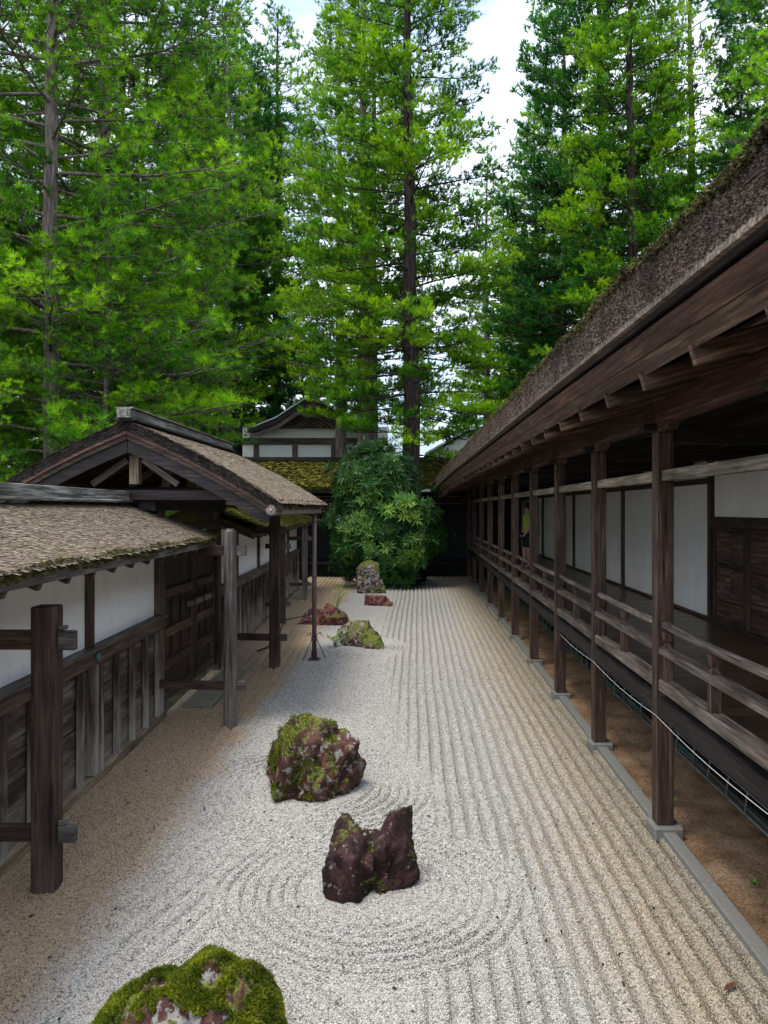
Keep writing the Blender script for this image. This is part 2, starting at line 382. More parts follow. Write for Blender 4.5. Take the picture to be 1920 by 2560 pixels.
# ------------------------------------------------------------------ ground
g = link('ground', mesh('ground', [(-900,-300,-.12),(900,-300,-.12),(900,1500,-.12),(-900,1500,-.12)], [(0,1,2,3)], 'earth')); meta(g, kind='structure')
XW = lambda Y: -3.2-.045*(Y-5.8)             # foot line of the left wall
ROCKS = [(-1.14, 3.75, .50, .36), (-.33, 5.55, .36, .30), (-1.02, 7.5, .44, .40), (-1.15, 15.2, .45, .55), (-2.2, 18.2, .6, .35), (-1.35, 24.8, .5, .4), (-1.1, 21.6, .4, .3)]
def gnoise(X, Y, s, seed):
    """cheap smooth value noise"""
    x = X*s+seed*7.31; y = Y*s+seed*3.17; xi = np.floor(x).astype(int); yi = np.floor(y).astype(int); fx = x-xi; fy = y-yi
    fx = fx*fx*(3-2*fx); fy = fy*fy*(3-2*fy)
    def h(a, b):
        n = (a*374761393+b*668265263+seed*1274126177) & 0x7fffffff; n = ((n ^ (n >> 13))*1274126177) & 0x7fffffff
        return (n ^ (n >> 16) & 0xffff) % 10007/10007.0
    return (h(xi, yi)*(1-fx)+h(xi+1, yi)*fx)*(1-fy)+(h(xi, yi+1)*(1-fx)+h(xi+1, yi+1)*fx)*fy
def groove(ph, sharp):
    c = np.abs(((ph+.5) % 1)-.5)     # distance to groove, 0..0.5
    return -np.exp(-(c/sharp)**2)
def gheight(X, Y, want=False):
    wob = (gnoise(X*.4, Y, .55, 3)-.5)*.05+(gnoise(X, Y, 2.5, 4)-.5)*.012
    per = .130
    ph = (X+wob-.05)/per; lines = groove(ph, .15)
    lim = -.15-.55*np.clip((Y-9)/8, 0, 1)+.4*np.exp(-((Y-6.2)/2.2)**2)
    a = 1/(1+np.exp(-(X-lim)/.09)); amp = (.055+.020/(1+np.exp(-(X-.8)/.15)))*a*(.75+.5*gnoise(X, Y*.4, 1.3, 9))
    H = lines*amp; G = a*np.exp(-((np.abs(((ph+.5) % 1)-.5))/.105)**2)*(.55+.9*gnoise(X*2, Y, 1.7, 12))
    wl = X-(-3.2-.045*(Y-5.8)); wm = np.exp(-((wl-.95)/.45)**2)*(1/(1+np.exp(-(Y-8.5)/.8)))*(1-a)
    H += groove((wl+wob)/.15, .18)*.045*wm
    dm = np.exp(-((X+1.35)/.8)**2)*np.exp(-((Y-5.2)/1.2)**2)*(1-a)
    H += groove((X*.93-Y*.28+wob*1.5)/.14, .18)*.038*dm
    for i, (rx, ry, ra, rb) in enumerate(ROCKS[:5]):
        sc = 1.0 if i < 3 else .8
        d = np.sqrt(((X-rx)/(ra+.05))**2+((Y-ry)/(rb+.12))**2); dd = (d-1)*((ra+rb)/2+.1)
        ext = .85*sc if i else .5
        m = np.clip((ext-dd)/.16, 0, 1); vis = np.clip(gnoise(X, Y, 1.6, 20+i)*2.0-.25, .3, 1.2)
        ring = groove((dd+wob*1.2+(gnoise(X, Y, 5, 50+i)-.5)*.02)/.102, .20)*.044*vis*np.clip((dd-.02)/.04, 0, 1)
        H = H*(1-m)+ring*m; G = G*(1-m)
    H += (gnoise(X, Y, 1.2, 5)-.5)*.03+(gnoise(X, Y, 9, 6)-.5)*.012+(gnoise(X, Y, 26, 7)-.5)*.007
    H *= np.clip((2.08-X)/.06, .15, 1)
    return (H, G) if want else H
ny = 620; nx = 520
ys = 2.6*np.exp(np.linspace(0, math.log(31/2.6), ny)); u = np.linspace(0, 1, nx)
Yg = np.repeat(ys[:, None], nx, 1); x0 = XW(Yg)+.02; Xg = x0+(2.09-x0)*u[None, :]
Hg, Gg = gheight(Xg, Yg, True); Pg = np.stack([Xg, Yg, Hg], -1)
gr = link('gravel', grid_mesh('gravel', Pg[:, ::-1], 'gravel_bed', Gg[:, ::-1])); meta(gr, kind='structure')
# back part of the court toward the camera, out of frame
ca = link('gravel', mesh('gravel', [(-3.3,-2,-.03),(2.09,-2,-.03),(2.09,2.62,-.03),(-3.3,2.62,-.03)], [(0,1,2,3)], 'gravel_bed')); meta(ca, kind='structure')
# loose chips on the bed
def ico():
    t = (1+5**.5)/2; v = [(-1,t,0),(1,t,0),(-1,-t,0),(1,-t,0),(0,-1,t),(0,1,t),(0,-1,-t),(0,1,-t),(t,0,-1),(t,0,1),(-t,0,-1),(-t,0,1)]
    f = [(0,11,5),(0,5,1),(0,1,7),(0,7,10),(0,10,11),(1,5,9),(5,11,4),(11,10,2),(10,7,6),(7,1,8),(3,9,4),(3,4,2),(3,2,6),(3,6,8),(3,8,9),(4,9,5),(2,4,11),(6,2,10),(8,6,7),(9,8,1)]
    return [Vector(p).normalized() for p in v], f
iv, jf = ico(); rr = random.Random(3)
iv = [Vector((p.x*(1+rr.uniform(-.25,.2)), p.y*.75*(1+rr.uniform(-.25,.2)), p.z*.6)) for p in iv]
peb = bpy.data.objects.new('pebble', mesh('pebble', iv, jf, 'gravel_stone'))
n1, n2, n3 = 105000, 75000, 45000
yy = np.concatenate([RS.uniform(3.2, 5.6, n1), RS.uniform(5.6, 8.8, n2), RS.uniform(8.8, 13.5, n3)])
xa = XW(yy)+.1; xa = np.maximum(xa, -.56*yy-.1); xb = np.minimum(2.06, .50*yy); xx = xa+(xb-xa)*RS.rand(len(yy))
sc = np.concatenate([RS.uniform(.0038, .0080, n1), RS.uniform(.005, .0095, n2), RS.uniform(.006, .011, n3)])
hh, gg = gheight(xx, yy, True); keep = (gg < .42) | (RS.rand(len(yy)) < .10); xx, yy, sc, hh = xx[keep], yy[keep], sc[keep], hh[keep]
pm = bpy.data.meshes.new('gravel_chips'); pm.vertices.add(len(yy))
pm.vertices.foreach_set('co', np.stack([xx, yy, gheight(xx, yy)+sc*.25], -1).reshape(-1))
for nm, val in (('sc', sc),): a = pm.attributes.new(nm, 'FLOAT', 'POINT'); a.data.foreach_set('value', val)
a = pm.attributes.new('rot', 'FLOAT_VECTOR', 'POINT'); rot = np.stack([RS.uniform(-.5, .5, len(yy)), RS.uniform(-.5, .5, len(yy)), RS.uniform(0, 6.28, len(yy))], -1); a.data.foreach_set('vector', rot.reshape(-1))
po = link('gravel_chips', pm); meta(po, kind='stuff', label='loose white and grey gravel chips covering the raked court', cat='gravel')
gn = bpy.data.node_groups.new('chips', 'GeometryNodeTree')
gn.interface.new_socket('Geometry', in_out='INPUT', socket_type='NodeSocketGeometry'); gn.interface.new_socket('Geometry', in_out='OUTPUT', socket_type='NodeSocketGeometry')
gi = gn.nodes.new('NodeGroupInput'); go = gn.nodes.new('NodeGroupOutput'); ip = gn.nodes.new('GeometryNodeInstanceOnPoints'); ob = gn.nodes.new('GeometryNodeObjectInfo')
ob.inputs['Object'].default_value = peb
def nattr(n, t):
    x = gn.nodes.new('GeometryNodeInputNamedAttribute'); x.data_type = t; x.inputs[0].default_value = n; return x.outputs[0]
gn.links.new(gi.outputs[0], ip.inputs['Points']); gn.links.new(ob.outputs['Geometry'], ip.inputs['Instance'])
gn.links.new(nattr('sc', 'FLOAT'), ip.inputs['Scale']); gn.links.new(nattr('rot', 'FLOAT_VECTOR'), ip.inputs['Rotation'])
gn.links.new(ip.outputs[0], go.inputs[0])
po.modifiers.new('chips', 'NODES').node_group = gn

# soil strip under the corridor
sy = np.linspace(-2, 30.5, 260); sx = np.linspace(2.10, 4.3, 50); SX, SY = np.meshgrid(sx, sy)
SZ = -.01+(gnoise(SX, SY, 3, 31)-.5)*.05+(gnoise(SX, SY, 11, 32)-.5)*.02
so_ = link('soil', grid_mesh('soil', np.stack([SX, SY, SZ], -1)[:, ::-1], 'soil')); meta(so_, kind='structure')

# ------------------------------------------------------------------ shingle flakes for roofs
def flakes(p00, du, dv_, lu, lv, su, sv, size, m, seed=1, lift=.012, sag=None, jit=.5):
    """flakes on the plane p00 + u*du + v*dv (v downslope); returns mesh"""
    rs = np.random.RandomState(seed); du = np.array(du, float); dw = np.array(dv_, float); n_ = np.cross(dw, du); n_ /= np.linalg.norm(n_)
    if n_[2] < 0: n_ = -n_
    U, V = np.meshgrid(np.arange(0, lu, su), np.arange(0, lv, sv)); U = U.ravel(); V = V.ravel()
    U = U+rs.uniform(-jit, jit, len(U))*su; V = V+rs.uniform(-jit, jit, len(V))*sv
    U = np.clip(U, .01, lu-.01); V = np.clip(V, 0, lv-.005)
    n = len(U); wd = size[0]*rs.uniform(.5, 1.3, n)/2; ln = size[1]*rs.uniform(.6, 1.3, n)
    sk = rs.uniform(-.35, .35, n)
    c = np.array(p00, float)[None]+U[:, None]*du+V[:, None]*dw
    if sag is not None: c = c+sag(U, V)
    l0 = rs.uniform(-.3, .1, n)*lift; l1 = rs.uniform(.5, 1.4, n)*lift
    a = c-wd[:, None]*du+l0[:, None]*n_; b = c+wd[:, None]*du+l0[:, None]*n_
    e = dw[None]*ln[:, None]+du[None]*(sk*ln)[:, None]
    c2 = b+e-l0[:, None]*n_+(l1*rs.uniform(.4, 1.2, n))[:, None]*n_; d2 = a+e*rs.uniform(.8, 1.1, n)[:, None]-l0[:, None]*n_+l1[:, None]*n_
    Vt = np.stack([a, b, c2, d2], 1)
    return tri_mesh('flakes', Vt, m, rs.rand(n))
def tufts(P, D, blades, blen, bw, spread, seed, along=.3):
    rs = np.random.RandomState(seed); n = len(P); D = D/np.linalg.norm(D, axis=1)[:, None]
    P = np.repeat(P, blades, 0); Dr = np.repeat(D, blades, 0); m = len(P)
    r = rs.normal(size=(m, 3)); r -= (r*Dr).sum(1)[:, None]*Dr; r /= np.linalg.norm(r, axis=1)[:, None]
    th = rs.uniform(.1, spread, m); d = Dr*np.cos(th)[:, None]+r*np.sin(th)[:, None]
    l = blen*rs.uniform(.65, 1.15, m); s = np.cross(d, rs.normal(size=(m, 3))); s /= np.linalg.norm(s, axis=1)[:, None]
    b = P+Dr*(rs.rand(m)*along*blen)[:, None]
    return np.stack([b-s*bw/2, b+s*bw/2, b+d*l[:, None]], 1)

# ------------------------------------------------------------------ LEFT WALLS
RZW = math.atan(.045)
def plaster_wall(Y0, Y1, label, posts, roofmat, seed, near):
    t = empty('plaster_wall', (XW(Y0), Y0, 0), RZW, label, 'wall'); k = 1/math.cos(RZW); Ln = (Y1-Y0)*k
    ly = lambda Y: (Y-Y0)*k
    ps = [ly(p) for p in posts]; ends = sorted(set([0, Ln]+ps))
    box('sill_beam', -.05, .10, 0, Ln, -.03, .085, 'sill_wood', t)
    box('core_wall', -.16, -.06, 0, Ln, 0, 2.45, 'plaster', t)
    box('rail', -.045, .085, 0, Ln, 1.19, 1.325, 'corridor_wood' if near else 'grey_wood', t)
    box('rail_cap', -.045, .112, 0, Ln, 1.328, 1.36, 'grey_wood', t)
    for a, b in zip(ends[:-1], ends[1:]):
        if b-a < .1: continue
        box('plaster_panel', -.055, -.012, a+.05, b-.05, 1.363, 2.37, 'plaster', t, .003)
    for p in ps:
        box('post', -.05, .05, p-.05, p+.05, 1.363, 2.37, 'corridor_wood', t)
        box('post', -.04, .09, p-.055, p+.055, .09, 1.187, 'batten_wood', t)
    nb = int(Ln/.5); bs = [(i+.5)*Ln/nb for i in range(nb)]
    # horizontal boards between the main posts
    for a, b in zip(ends[:-1], ends[1:]):
        if b-a < .1: continue
        for r in range(4):
            z0 = .09+r*.275
            o = box('board', -.04+.012*(3-r) % .02, .012+.004*(r % 2), a+.06, b-.06, z0, z0+.268, 'board_wood', t, .006)
            o.rotation_euler.y += random.uniform(-.01, .01)
    for s in bs:
        if min([abs(s-p) for p in ps]+[9]) < .13: continue
        box('batten', .024, .088, s-.028, s+.028, .02 if random.random() < .5 else .06, 1.187, 'batten_wood', t, .005, .004)
    # roof: ridge at -.3, eave at +.76
    rt = link('roof', mesh('roof', [(-.34,-.1,2.80),(-.34,Ln+.1,2.80),(.74,Ln+.1,2.375),(.74,-.1,2.375),(-1.05,Ln+.1,2.45),(-1.05,-.1,2.45),
                              (-.34,-.1,2.74),(-.34,Ln+.1,2.74),(.70,Ln+.1,2.31),(.70,-.1,2.31),(-1.05,Ln+.1,2.38),(-1.05,-.1,2.38)],
              [(0,3,2,1),(0,1,4,5),(6,7,8,9),(6,11,10,7),(3,9,8,2),(5,4,10,11),(0,6,9,3),(0,5,11,6),(1,2,8,7),(1,7,10,4)], roofmat), t)
    dz = (2.375-2.80)/1.08; dvv = np.array([1, 0, dz]); dvv /= np.linalg.norm(dvv)
    sp_ = (.030, .026) if near else (.06, .05)
    fm = flakes((-.34, -.1, 2.803), (0, 1, 0), dvv, Ln+.2, 1.17, sp_[0], sp_[1], (.045, .055) if near else (.07, .08), roofmat, seed, .0045 if near else .012)
    meta(link('shingles', fm, rt), kind='stuff')
    dv2 = np.array([-1, 0, -.35/.71]); dv2 /= np.linalg.norm(dv2)
    meta(link('shingles', flakes((-.34, -.1, 2.803), (0, 1, 0), dv2, Ln+.2, .78, .08, .07, (.09, .1), roofmat, seed+1, .012), rt), kind='stuff')
    # mossy ragged eave edge
    rs = np.random.RandomState(seed+5); n = int(Ln*(900 if near else 160)); yv = rs.uniform(-.1, Ln+.1, n)
    P = np.stack([.725+rs.uniform(-.04, .03, n), yv, 2.375+rs.uniform(-.05, .02, n)+.012*np.sin(yv*5)], -1)
    D = np.stack([rs.uniform(.3, 1, n), rs.uniform(-.5, .5, n), rs.uniform(-1, .5, n)], -1)
    V = tufts(P, D, 5, .026 if near else .04, .009 if near else .014, 1.0, seed); meta(link('eave_moss', tri_mesh('eave_moss', V, 'eave_moss', np.repeat(rs.rand(n), 5)), rt), kind='stuff')
    for i in range(int(Ln/2.2)+1):
        a = -.1+i*2.2; b = min(a+2.195, Ln+.1)
        if b-a > .1: beam('eave_board', (.715, a, 2.305), (.715, b, 2.305), .04, .085, 'grey_wood', rt)
    n = int(Ln/.47)
    for i in range(n):
        y = .2+i*.47; beam('rafter', (-.3, y, 2.66), (.70, y, 2.245), .055, .075, 'post_wood', rt)
    # ridge cap boards
    box('ridge_board', -.43, -.24, -.12, Ln+.12, 2.83, 2.86, 'ridge_wood', rt)
    box('ridge_cap', -.39, -.28, -.14, Ln+.14, 2.862, 2.975, 'ridge_wood', rt)
    return t
wall1 = plaster_wall(1.0, 10.02, 'long white plaster wall with wooden skirting and brown bark roof beside the gravel at left', [3.0, 5.3, 7.6, 9.9], 'bark_shingle', 21, True)
wall2 = plaster_wall(13.15, 26.4, 'farther white plaster wall with mossy roof running beyond the gate', [15.3, 18.0, 20.8, 23.7], 'moss_roof', 41, False)
# green copper nail cover on near rail
nl = tube('nail_cover', [(.087, 6.62, 1.262), (.108, 6.62, 1.262), (.118, 6.62, 1.262)], [.045, .040, .02], 'verdigris', wall1, 14)
for yy_ in (2.2, 4.3): tube('nail_cover', [(.087, yy_, 1.262), (.108, yy_, 1.262), (.118, yy_, 1.262)], [.045, .040, .02], 'verdigris', wall1, 14)

def buttress(wall, X, Y, top, w, m, ties, rnd=False):
    """free post standing out from a wall with through ties"""
    inv = (Matrix.Translation(wall.location) @ Matrix.Rotation(wall.rotation_euler.z, 4, 'Z')).inverted()
    def loc(p): return inv @ Vector(p)
    if rnd:
        V, F = tube_geo([(X,Y,-.05),(X,Y,.62),(X+.004,Y,.9),(X,Y,top-.03),(X,Y,top)], [w*.53,w*.53,w*.52,w*.5,w*.25], 12); V = [loc(v)-loc((X,Y,0)) for v in V]
        me = mesh('buttress', [(v.z, v.y, -v.x) for v in V], F, m, False)
        o = link('buttress_post', me, wall, loc((X, Y, 0)), (0, -math.pi/2, 0))
    else:
        c = loc((X, Y, 0)); o = box('buttress_post', c.x-w/2, c.x+w/2, c.y-w/2, c.y+w/2, -.05, top, m, wall, .008)
    for z, hh in ties:
        a = loc((XW(Y)-.02, Y+.05, z)); b = loc((X+w/2+.13, Y, z)); c = loc((X, Y, z))
        a2 = loc((X-w/2-.003, Y+.02, z)); b0 = loc((X+w/2+.003, Y, z))
        beam('tie_beam', (.13, c.y+.04, z), a2, .055, hh, 'post_wood', wall)
        beam('tie_end', b0, b, .05, hh, 'grey_wood', wall)
        beam('wedge', (b0.x, b0.y, z+hh/2+.018), (b0.x+.06, b0.y, z+hh/2+.024), .045, .03, 'grey_wood', wall)
buttress(wall1, -2.67+.0, 5.50, 2.05, .165, 'post_wood', [(1.80, .14), (.40, .12)])
buttress(wall2, -3.22, 18.3, 2.17, .155, 'post_wood', [(1.85, .12), (.45, .11)])
buttress(wall2, -3.38, 23.1, 2.25, .155, 'grey_wood', [(1.85, .12), (.45, .11)])

# ------------------------------------------------------------------ GATE
gx = -3.6
gate = empty('roofed_gate', (gx, 12, 0), 0, 'wooden gate with dark double doors under a gabled bark roof', 'gate')
GY0, GY1 = -2.55, 2.55      # local y extent of the roof (9.45 .. 14.55)
def roofz(s):              # top surface height at distance s from the ridge, slightly concave
    return 3.85-.40*s-.072*s*s
def groofprof(s0, s1, off, n=9): return [(s0+(s1-s0)*i/n, roofz(s0+(s1-s0)*i/n)-off) for i in range(n+1)]
for sgn in (1, -1):
    top = [(sgn*s, z) for s, z in groofprof(0, 1.85, 0)]; bot = [(sgn*s, z) for s, z in groofprof(0, 1.83, .13)]
    rf = prism('roof', top+bot[::-1], GY0, GY1, 'bark_dark', gate)
    s_ = np.linspace(0, 1.85, 84); rs = np.random.RandomState(50+sgn)
    cells = []; tn = []
    for s in s_:
        n = 170; yv = np.linspace(GY0, GY1, n)+rs.uniform(-.03, .03, n); ss = np.clip(s+rs.uniform(-.02, .02, n), 0, 1.84); zz = roofz(ss)
        l = rs.uniform(.04, .09, n); wd = rs.uniform(.012, .03, n); sl = -.40-.144*ss
        a = np.stack([sgn*ss, yv-wd, zz-.002], -1); b = np.stack([sgn*ss, yv+wd, zz-.002], -1)
        e = l[:, None]*np.stack([sgn*np.ones(n), rs.uniform(-.3, .3, n), sl], -1); up = rs.uniform(.002, .010, n)[:, None]*np.array([0, 0, 1.])
        cells.append(np.stack([a, b, b+e+up, a+e+up*rs.uniform(.3, 1.2, n)[:, None]], 1)); tn.append(rs.rand(n))
    meta(link('shingles', tri_mesh('shingles', np.concatenate(cells), 'bark_shingle', np.concatenate(tn)), rf), kind='stuff')
    # shaggy verge: layered bark strips at both gable ends
    for ye, sg in ((GY0, -1), (GY1, 1)):
        n = 2600; ss = rs.uniform(0, 1.85, n); off = rs.uniform(-.01, .14, n); z = roofz(ss)-off
        a = np.stack([sgn*ss, np.full(n, ye+sg*(-.01)), z], -1); l = rs.uniform(.05, .13, n); sl = -.40-.144*ss
        e = np.stack([sgn*l, sg*rs.uniform(.005, .04, n), sl*l-.012], -1); h = np.stack([0*l, 0*l, rs.uniform(.006, .014, n)], -1)
        V = np.stack([a, a+e, a+e+h*.6, a+h], 1); meta(link('verge_bark', tri_mesh('verge_bark', V, 'bark_dark', rs.rand(n)), rf), kind='stuff')
    # bargeboards, two steps
    for ye, sg in ((GY0, 1), (GY1, -1)):
        for (o0, o1, yo, mm) in ((.135, .170, -.02, 'red_wood'), (.173, .235, .01, 'post_wood'), (.238, .395, .04, 'dark_wood')):
            t_ = [(sgn*s, z) for s, z in groofprof(.004, 1.84-o1*.15, o0)]; b_ = [(sgn*s, z) for s, z in groofprof(.004, 1.80-o1*.2, o1)]
            ya = ye+sg*yo; prism('bargeboard', t_+b_[::-1], min(ya, ya+sg*.06), max(ya, ya+sg*.06), mm, gate)
    # eave board + moss fringe
    z = roofz(1.85); box('eave_board', *sorted((sgn*1.76, sgn*1.80)), GY0+.03, GY1-.03, z-.20, z-.125, 'grey_wood', gate)
    n = 700; yv = rs.uniform(GY0, GY1, n); P = np.stack([sgn*(1.85+rs.uniform(-.03, .01, n)), yv, z+rs.uniform(-.11, .01, n)], -1); D = np.stack([sgn*rs.uniform(.2, 1, n), rs.uniform(-.4, .4, n), rs.uniform(-1, .3, n)], -1)
    meta(link('eave_moss', tri_mesh('eave_moss', tufts(P, D, 5, .035, .012, .9, 60+sgn), 'eave_moss', np.repeat(rs.rand(n), 5)), rf), kind='stuff')
    # rafters and ceiling boards
    for i in range(13):
        y = GY0+.25+i*.38; beam('rafter', (sgn*.06, y, roofz(.06)-.22), (sgn*1.74, y, roofz(1.74)-.225), .05, .07, 'post_wood', gate)
    for s in (.95, 1.55):
        box('purlin', *sorted((sgn*(s-.05), sgn*(s+.05))), GY0+.12, GY1-.12, roofz(s)-.40, roofz(s)-.27, 'post_wood', gate)
# small wedge of bark under the ridge + ridge timbers
box('ridge_base', -.13, .13, GY0-.05, GY1+.05, 3.84, 3.87, 'dark_wood', gate)
box('ridge_beam', -.085, .085, GY0-.10, GY1+.02, 3.873, 3.985, 'ridge_wood', gate)
box('ridge_lip', -.115, .115, GY0-.08, GY1+.0, 3.988, 4.005, 'ridge_wood', gate)
box('ridge_purlin', -.06, .06, GY0+.12, GY1-.12, 3.44, 3.56, 'post_wood', gate)
# frame: main posts beside the doors, lintel, cross beams, king posts
for y in (-1.87, 1.06):
    box('gate_post', .03, .23, y-.10, y+.10, -.05, 2.72, 'post_wood', gate, .008)
box('lintel', .02, .24, -2.2, 1.45, 2.722, 2.93, 'dark_wood', gate, .008)
box('lintel_lower', .07, .19, -1.765, .955, 2.42, 2.54, 'post_wood', gate)
for y in (-2.25, -1.0, .2, 1.45):
    box('cross_beam', -1.5, 1.55, y-.06, y+.06, 2.935 if y > -2 else 2.86, 3.06 if y > -2 else 2.99, 'dark_wood', gate)
    box('king_post', -.06, .06, y-.055, y+.055, 3.063, 3.438, 'sill_wood', gate)
    beam('strut', (.55, y, 3.06), (.10, y, 3.38), .06, .08, 'grey_wood', gate)
    beam('strut', (-.55, y, 3.06), (-.10, y, 3.38), .06, .08, 'grey_wood', gate)
# doors: two leaves of framed boards
for (a, b) in ((-1.765, -.28), (-.27, .955)):
    d = empty('door', (.13, (a+b)/2, 0)); d.parent = gate; hw = (b-a)/2
    box('stile', -.03, .035, -hw, -hw+.11, .12, 2.41, 'door_wood', d); box('stile', -.03, .035, hw-.11, hw, .12, 2.41, 'door_wood', d)
    nb = 7
    for i in range(nb):
        w_ = (2*hw-.23)/nb; y = -hw+.115+i*w_; box('board', -.02, .0+.004*(i % 2), y, y+w_-.006, .14, 2.40, 'door_wood', d)
    for z in (.12, .55, .98, 1.52, 2.26):
        box('rail', .006, .055, -hw+.112, hw-.112, z, z+.13, 'corridor_wood', d)
    for i in range(2):
        y = -hw+.115+(i+1)*(2*hw-.23)/3; box('muntin', .006, .032, y-.02, y+.02, .685, .975, 'door_wood', d); box('muntin', .006, .032, y-.02, y+.02, 1.115, 1.515, 'door_wood', d)
box('bolt_bar', .215, .275, -.75, .55, 1.30, 1.385, 'tie_wood', gate)
for y in (-.6, -.1, .42): box('bolt_staple', .19, .29, y-.03, y+.03, 1.27, 1.415, 'door_wood', gate)
# post standing out (round) and square post under the far corner
def gl(p): return Vector(p)-gate.location
V, F = tube_geo([(0,0,-.05),(.0,0,.6),(.003,.0,1.3),(0,0,2.46),(0,0,2.50)], [.087,.086,.084,.082,.045], 14, True)
me = mesh('round_post', [(v.z, v.y, -v.x) for v in V], F, 'grey_wood'); o = link('round_post', me, gate, gl((-2.36, 9.66, 0)), (0, -math.pi/2, 0)); o['label'] = 'grey round weathered post'
c = gl((-2.47, 13.3, 0)); box('square_post', c.x-.085, c.x+.085, c.y-.085, c.y+.085, -.05, 2.62, 'post_wood', gate, .01)
for (X, Y, z, hh, x1) in ((-2.36, 9.66, 2.22, .13, .17), (-2.36, 9.66, .50, .11, .17), (-2.47, 13.3, .50, .12, .18), (-2.47, 13.3, 2.38, .12, .18)):
    c = gl((X, Y, z)); s0 = .26
    beam('tie_beam', (s0, c.y+.12, z), (c.x-.083, c.y+.01, z), .055, hh, 'post_wood', gate); beam('tie_end', (c.x+.083, c.y, z), (c.x+.083+x1-.05, c.y, z), .055, hh, 'grey_wood', gate)
sl_ = link('threshold_slab', boxmesh(1.25, .42, .09, 'slab_stone', .015), gate, (.55, -.9, .0), (0, 0, math.pi/2+.03))
sl_ = link('threshold_slab', boxmesh(.95, .40, .09, 'slab_stone', .015), gate, (.53, .3, .0), (0, 0, math.pi/2-.02))

# ------------------------------------------------------------------ GUTTER + DOWNPIPE
gp = empty('drainpipe', (-1.86, 13.9, 0), 0, 'slim brown downpipe with gutter and box funnel standing on the gravel by the gate', 'drainpipe')
tube('pipe', [(0,0,.0),(0,0,1.2),(0,0,2.70)], .042, 'copper_pipe', gp, 12)
for z in (.35, 1.5, 2.5): tube('collar', [(0,0,z),(0,0,z+.05)], .049, 'copper_pipe', gp, 12)
V = []; F = []
for i, (s, z) in enumerate(((.05, 2.64), (.06, 2.72), (.10, 2.84), (.12, 2.845), (.12, 2.875))):
    V += [(-s,-s*.8,z),(s,-s*.8,z),(s,s*.8,z),(-s,s*.8,z)]
    if i: F += [((i-1)*4+k, (i-1)*4+(k+1) % 4, i*4+(k+1) % 4, i*4+k) for k in range(4)]
link('funnel', mesh('funnel', V, F+[(3,2,1,0)], 'copper_pipe'), gp)
# half round gutter along the eave
prof = [(.068*math.cos(a), .068*math.sin(a)) for a in [math.pi+i*math.pi/10 for i in range(11)]]
inner = [(x*.88, z*.88+.002) for x, z in prof]
gz = 2.745; gxx = .06
prism('gutter', [(x+gxx, z+gz) for x, z in prof+inner[::-1]], -4.45, .0, 'copper_pipe', gp)
V, F = [], []
V, F = tube_geo([(gxx,-4.47,gz-.01),(gxx,-4.44,gz-.01)], .068, 20); link('gutter_end', mesh('gutter_end', V, F, 'copper_pipe'), gp)
for i in range(12):
    a = i*math.pi/6; p = (gxx+.040*math.cos(a), -4.478, gz-.01+.040*math.sin(a))
    link('petal', boxmesh(.036, .008, .009, 'chrys_white', .003), gp, p, (0, -a, 0))
tube('petal_hub', [(gxx,-4.49,gz-.01),(gxx,-4.475,gz-.01)], .018, 'chrys_white', gp, 10)
for i in range(9):
    y = -4.2+i*.52; tube('gutter_strap', [(gxx-.075,y,gz+.01),(gxx-.05,y,gz-.05),(gxx,y,gz-.073),(gxx+.05,y,gz-.05),(gxx+.078,y,gz+.01),(gxx-.02,y,gz+.06)], .007, 'chrys_white', gp, 5)
# scrolled iron feet
for a in (0, math.pi/2, math.pi, 3*math.pi/2):
    c_, s_ = math.cos(a+.4), math.sin(a+.4); pts = [(.21*c_, .21*s_, .0), (.15*c_, .15*s_, .14), (.07*c_, .07*s_, .30), (.045*c_, .045*s_, .38), (.07*c_, .07*s_, .46), (.115*c_, .115*s_, .49), (.135*c_, .135*s_, .455), (.11*c_, .11*s_, .43)]
    tube('scroll_foot', pts, .008, 'iron', gp, 6)
link('foot_plate', boxmesh(.2, .2, .02, 'iron', .003), gp, (0, 0, .004))

# bare twig on the gravel
tw = tube('fallen_branch', [(-3.05, 14.6, .02), (-2.8, 15.2, .05), (-2.75, 15.9, .42), (-2.35, 16.9, .40), (-1.95, 17.4, .38)], [.016, .014, .014, .011, .006], 'pine_bark_dark', None, 6)
meta(tw, 'thin dark bare branch bent over the gravel behind the downpipe', 'branch')

# ------------------------------------------------------------------ RIGHT CORRIDOR
PY = [-.6, 1.75, 4.1, 6.42, 8.70, 11.05, 13.5, 16.1, 18.7, 21.5, 24.3, 27.3, 30.0]
co = empty('veranda_corridor', (2.1, 0, 0), 0, 'long raised wooden veranda corridor with railings and thick bark eave along the right', 'building')
ox = 2.1
def cb(name, x0, x1, y0, y1, z0, z1, m, par=None, **k): return box(name, x0-ox, x1-ox, y0, y1, z0, z1, m, par or co, **k)
def baluster_mesh(h, m):
    s = [(0, .036), (.70*h, .036), (.76*h, .032), (.80*h, .020), (.83*h, .018), (.86*h, .030), (h, .040)]
    V = []; F = []
    for z, r in s: V += [(z,-r,-r),(z,r,-r),(z,r,r),(z,-r,r)]
    for i in range(len(s)-1): F += [(i*4+k, (i+1)*4+k, (i+1)*4+(k+1) % 4, i*4+(k+1) % 4) for k in range(4)]
    F += [(0,1,2,3), tuple(range(len(s)*4-4, len(s)*4))[::-1]]; return mesh('baluster', V, F, m)
bal = baluster_mesh(.52, 'corridor_wood'); 
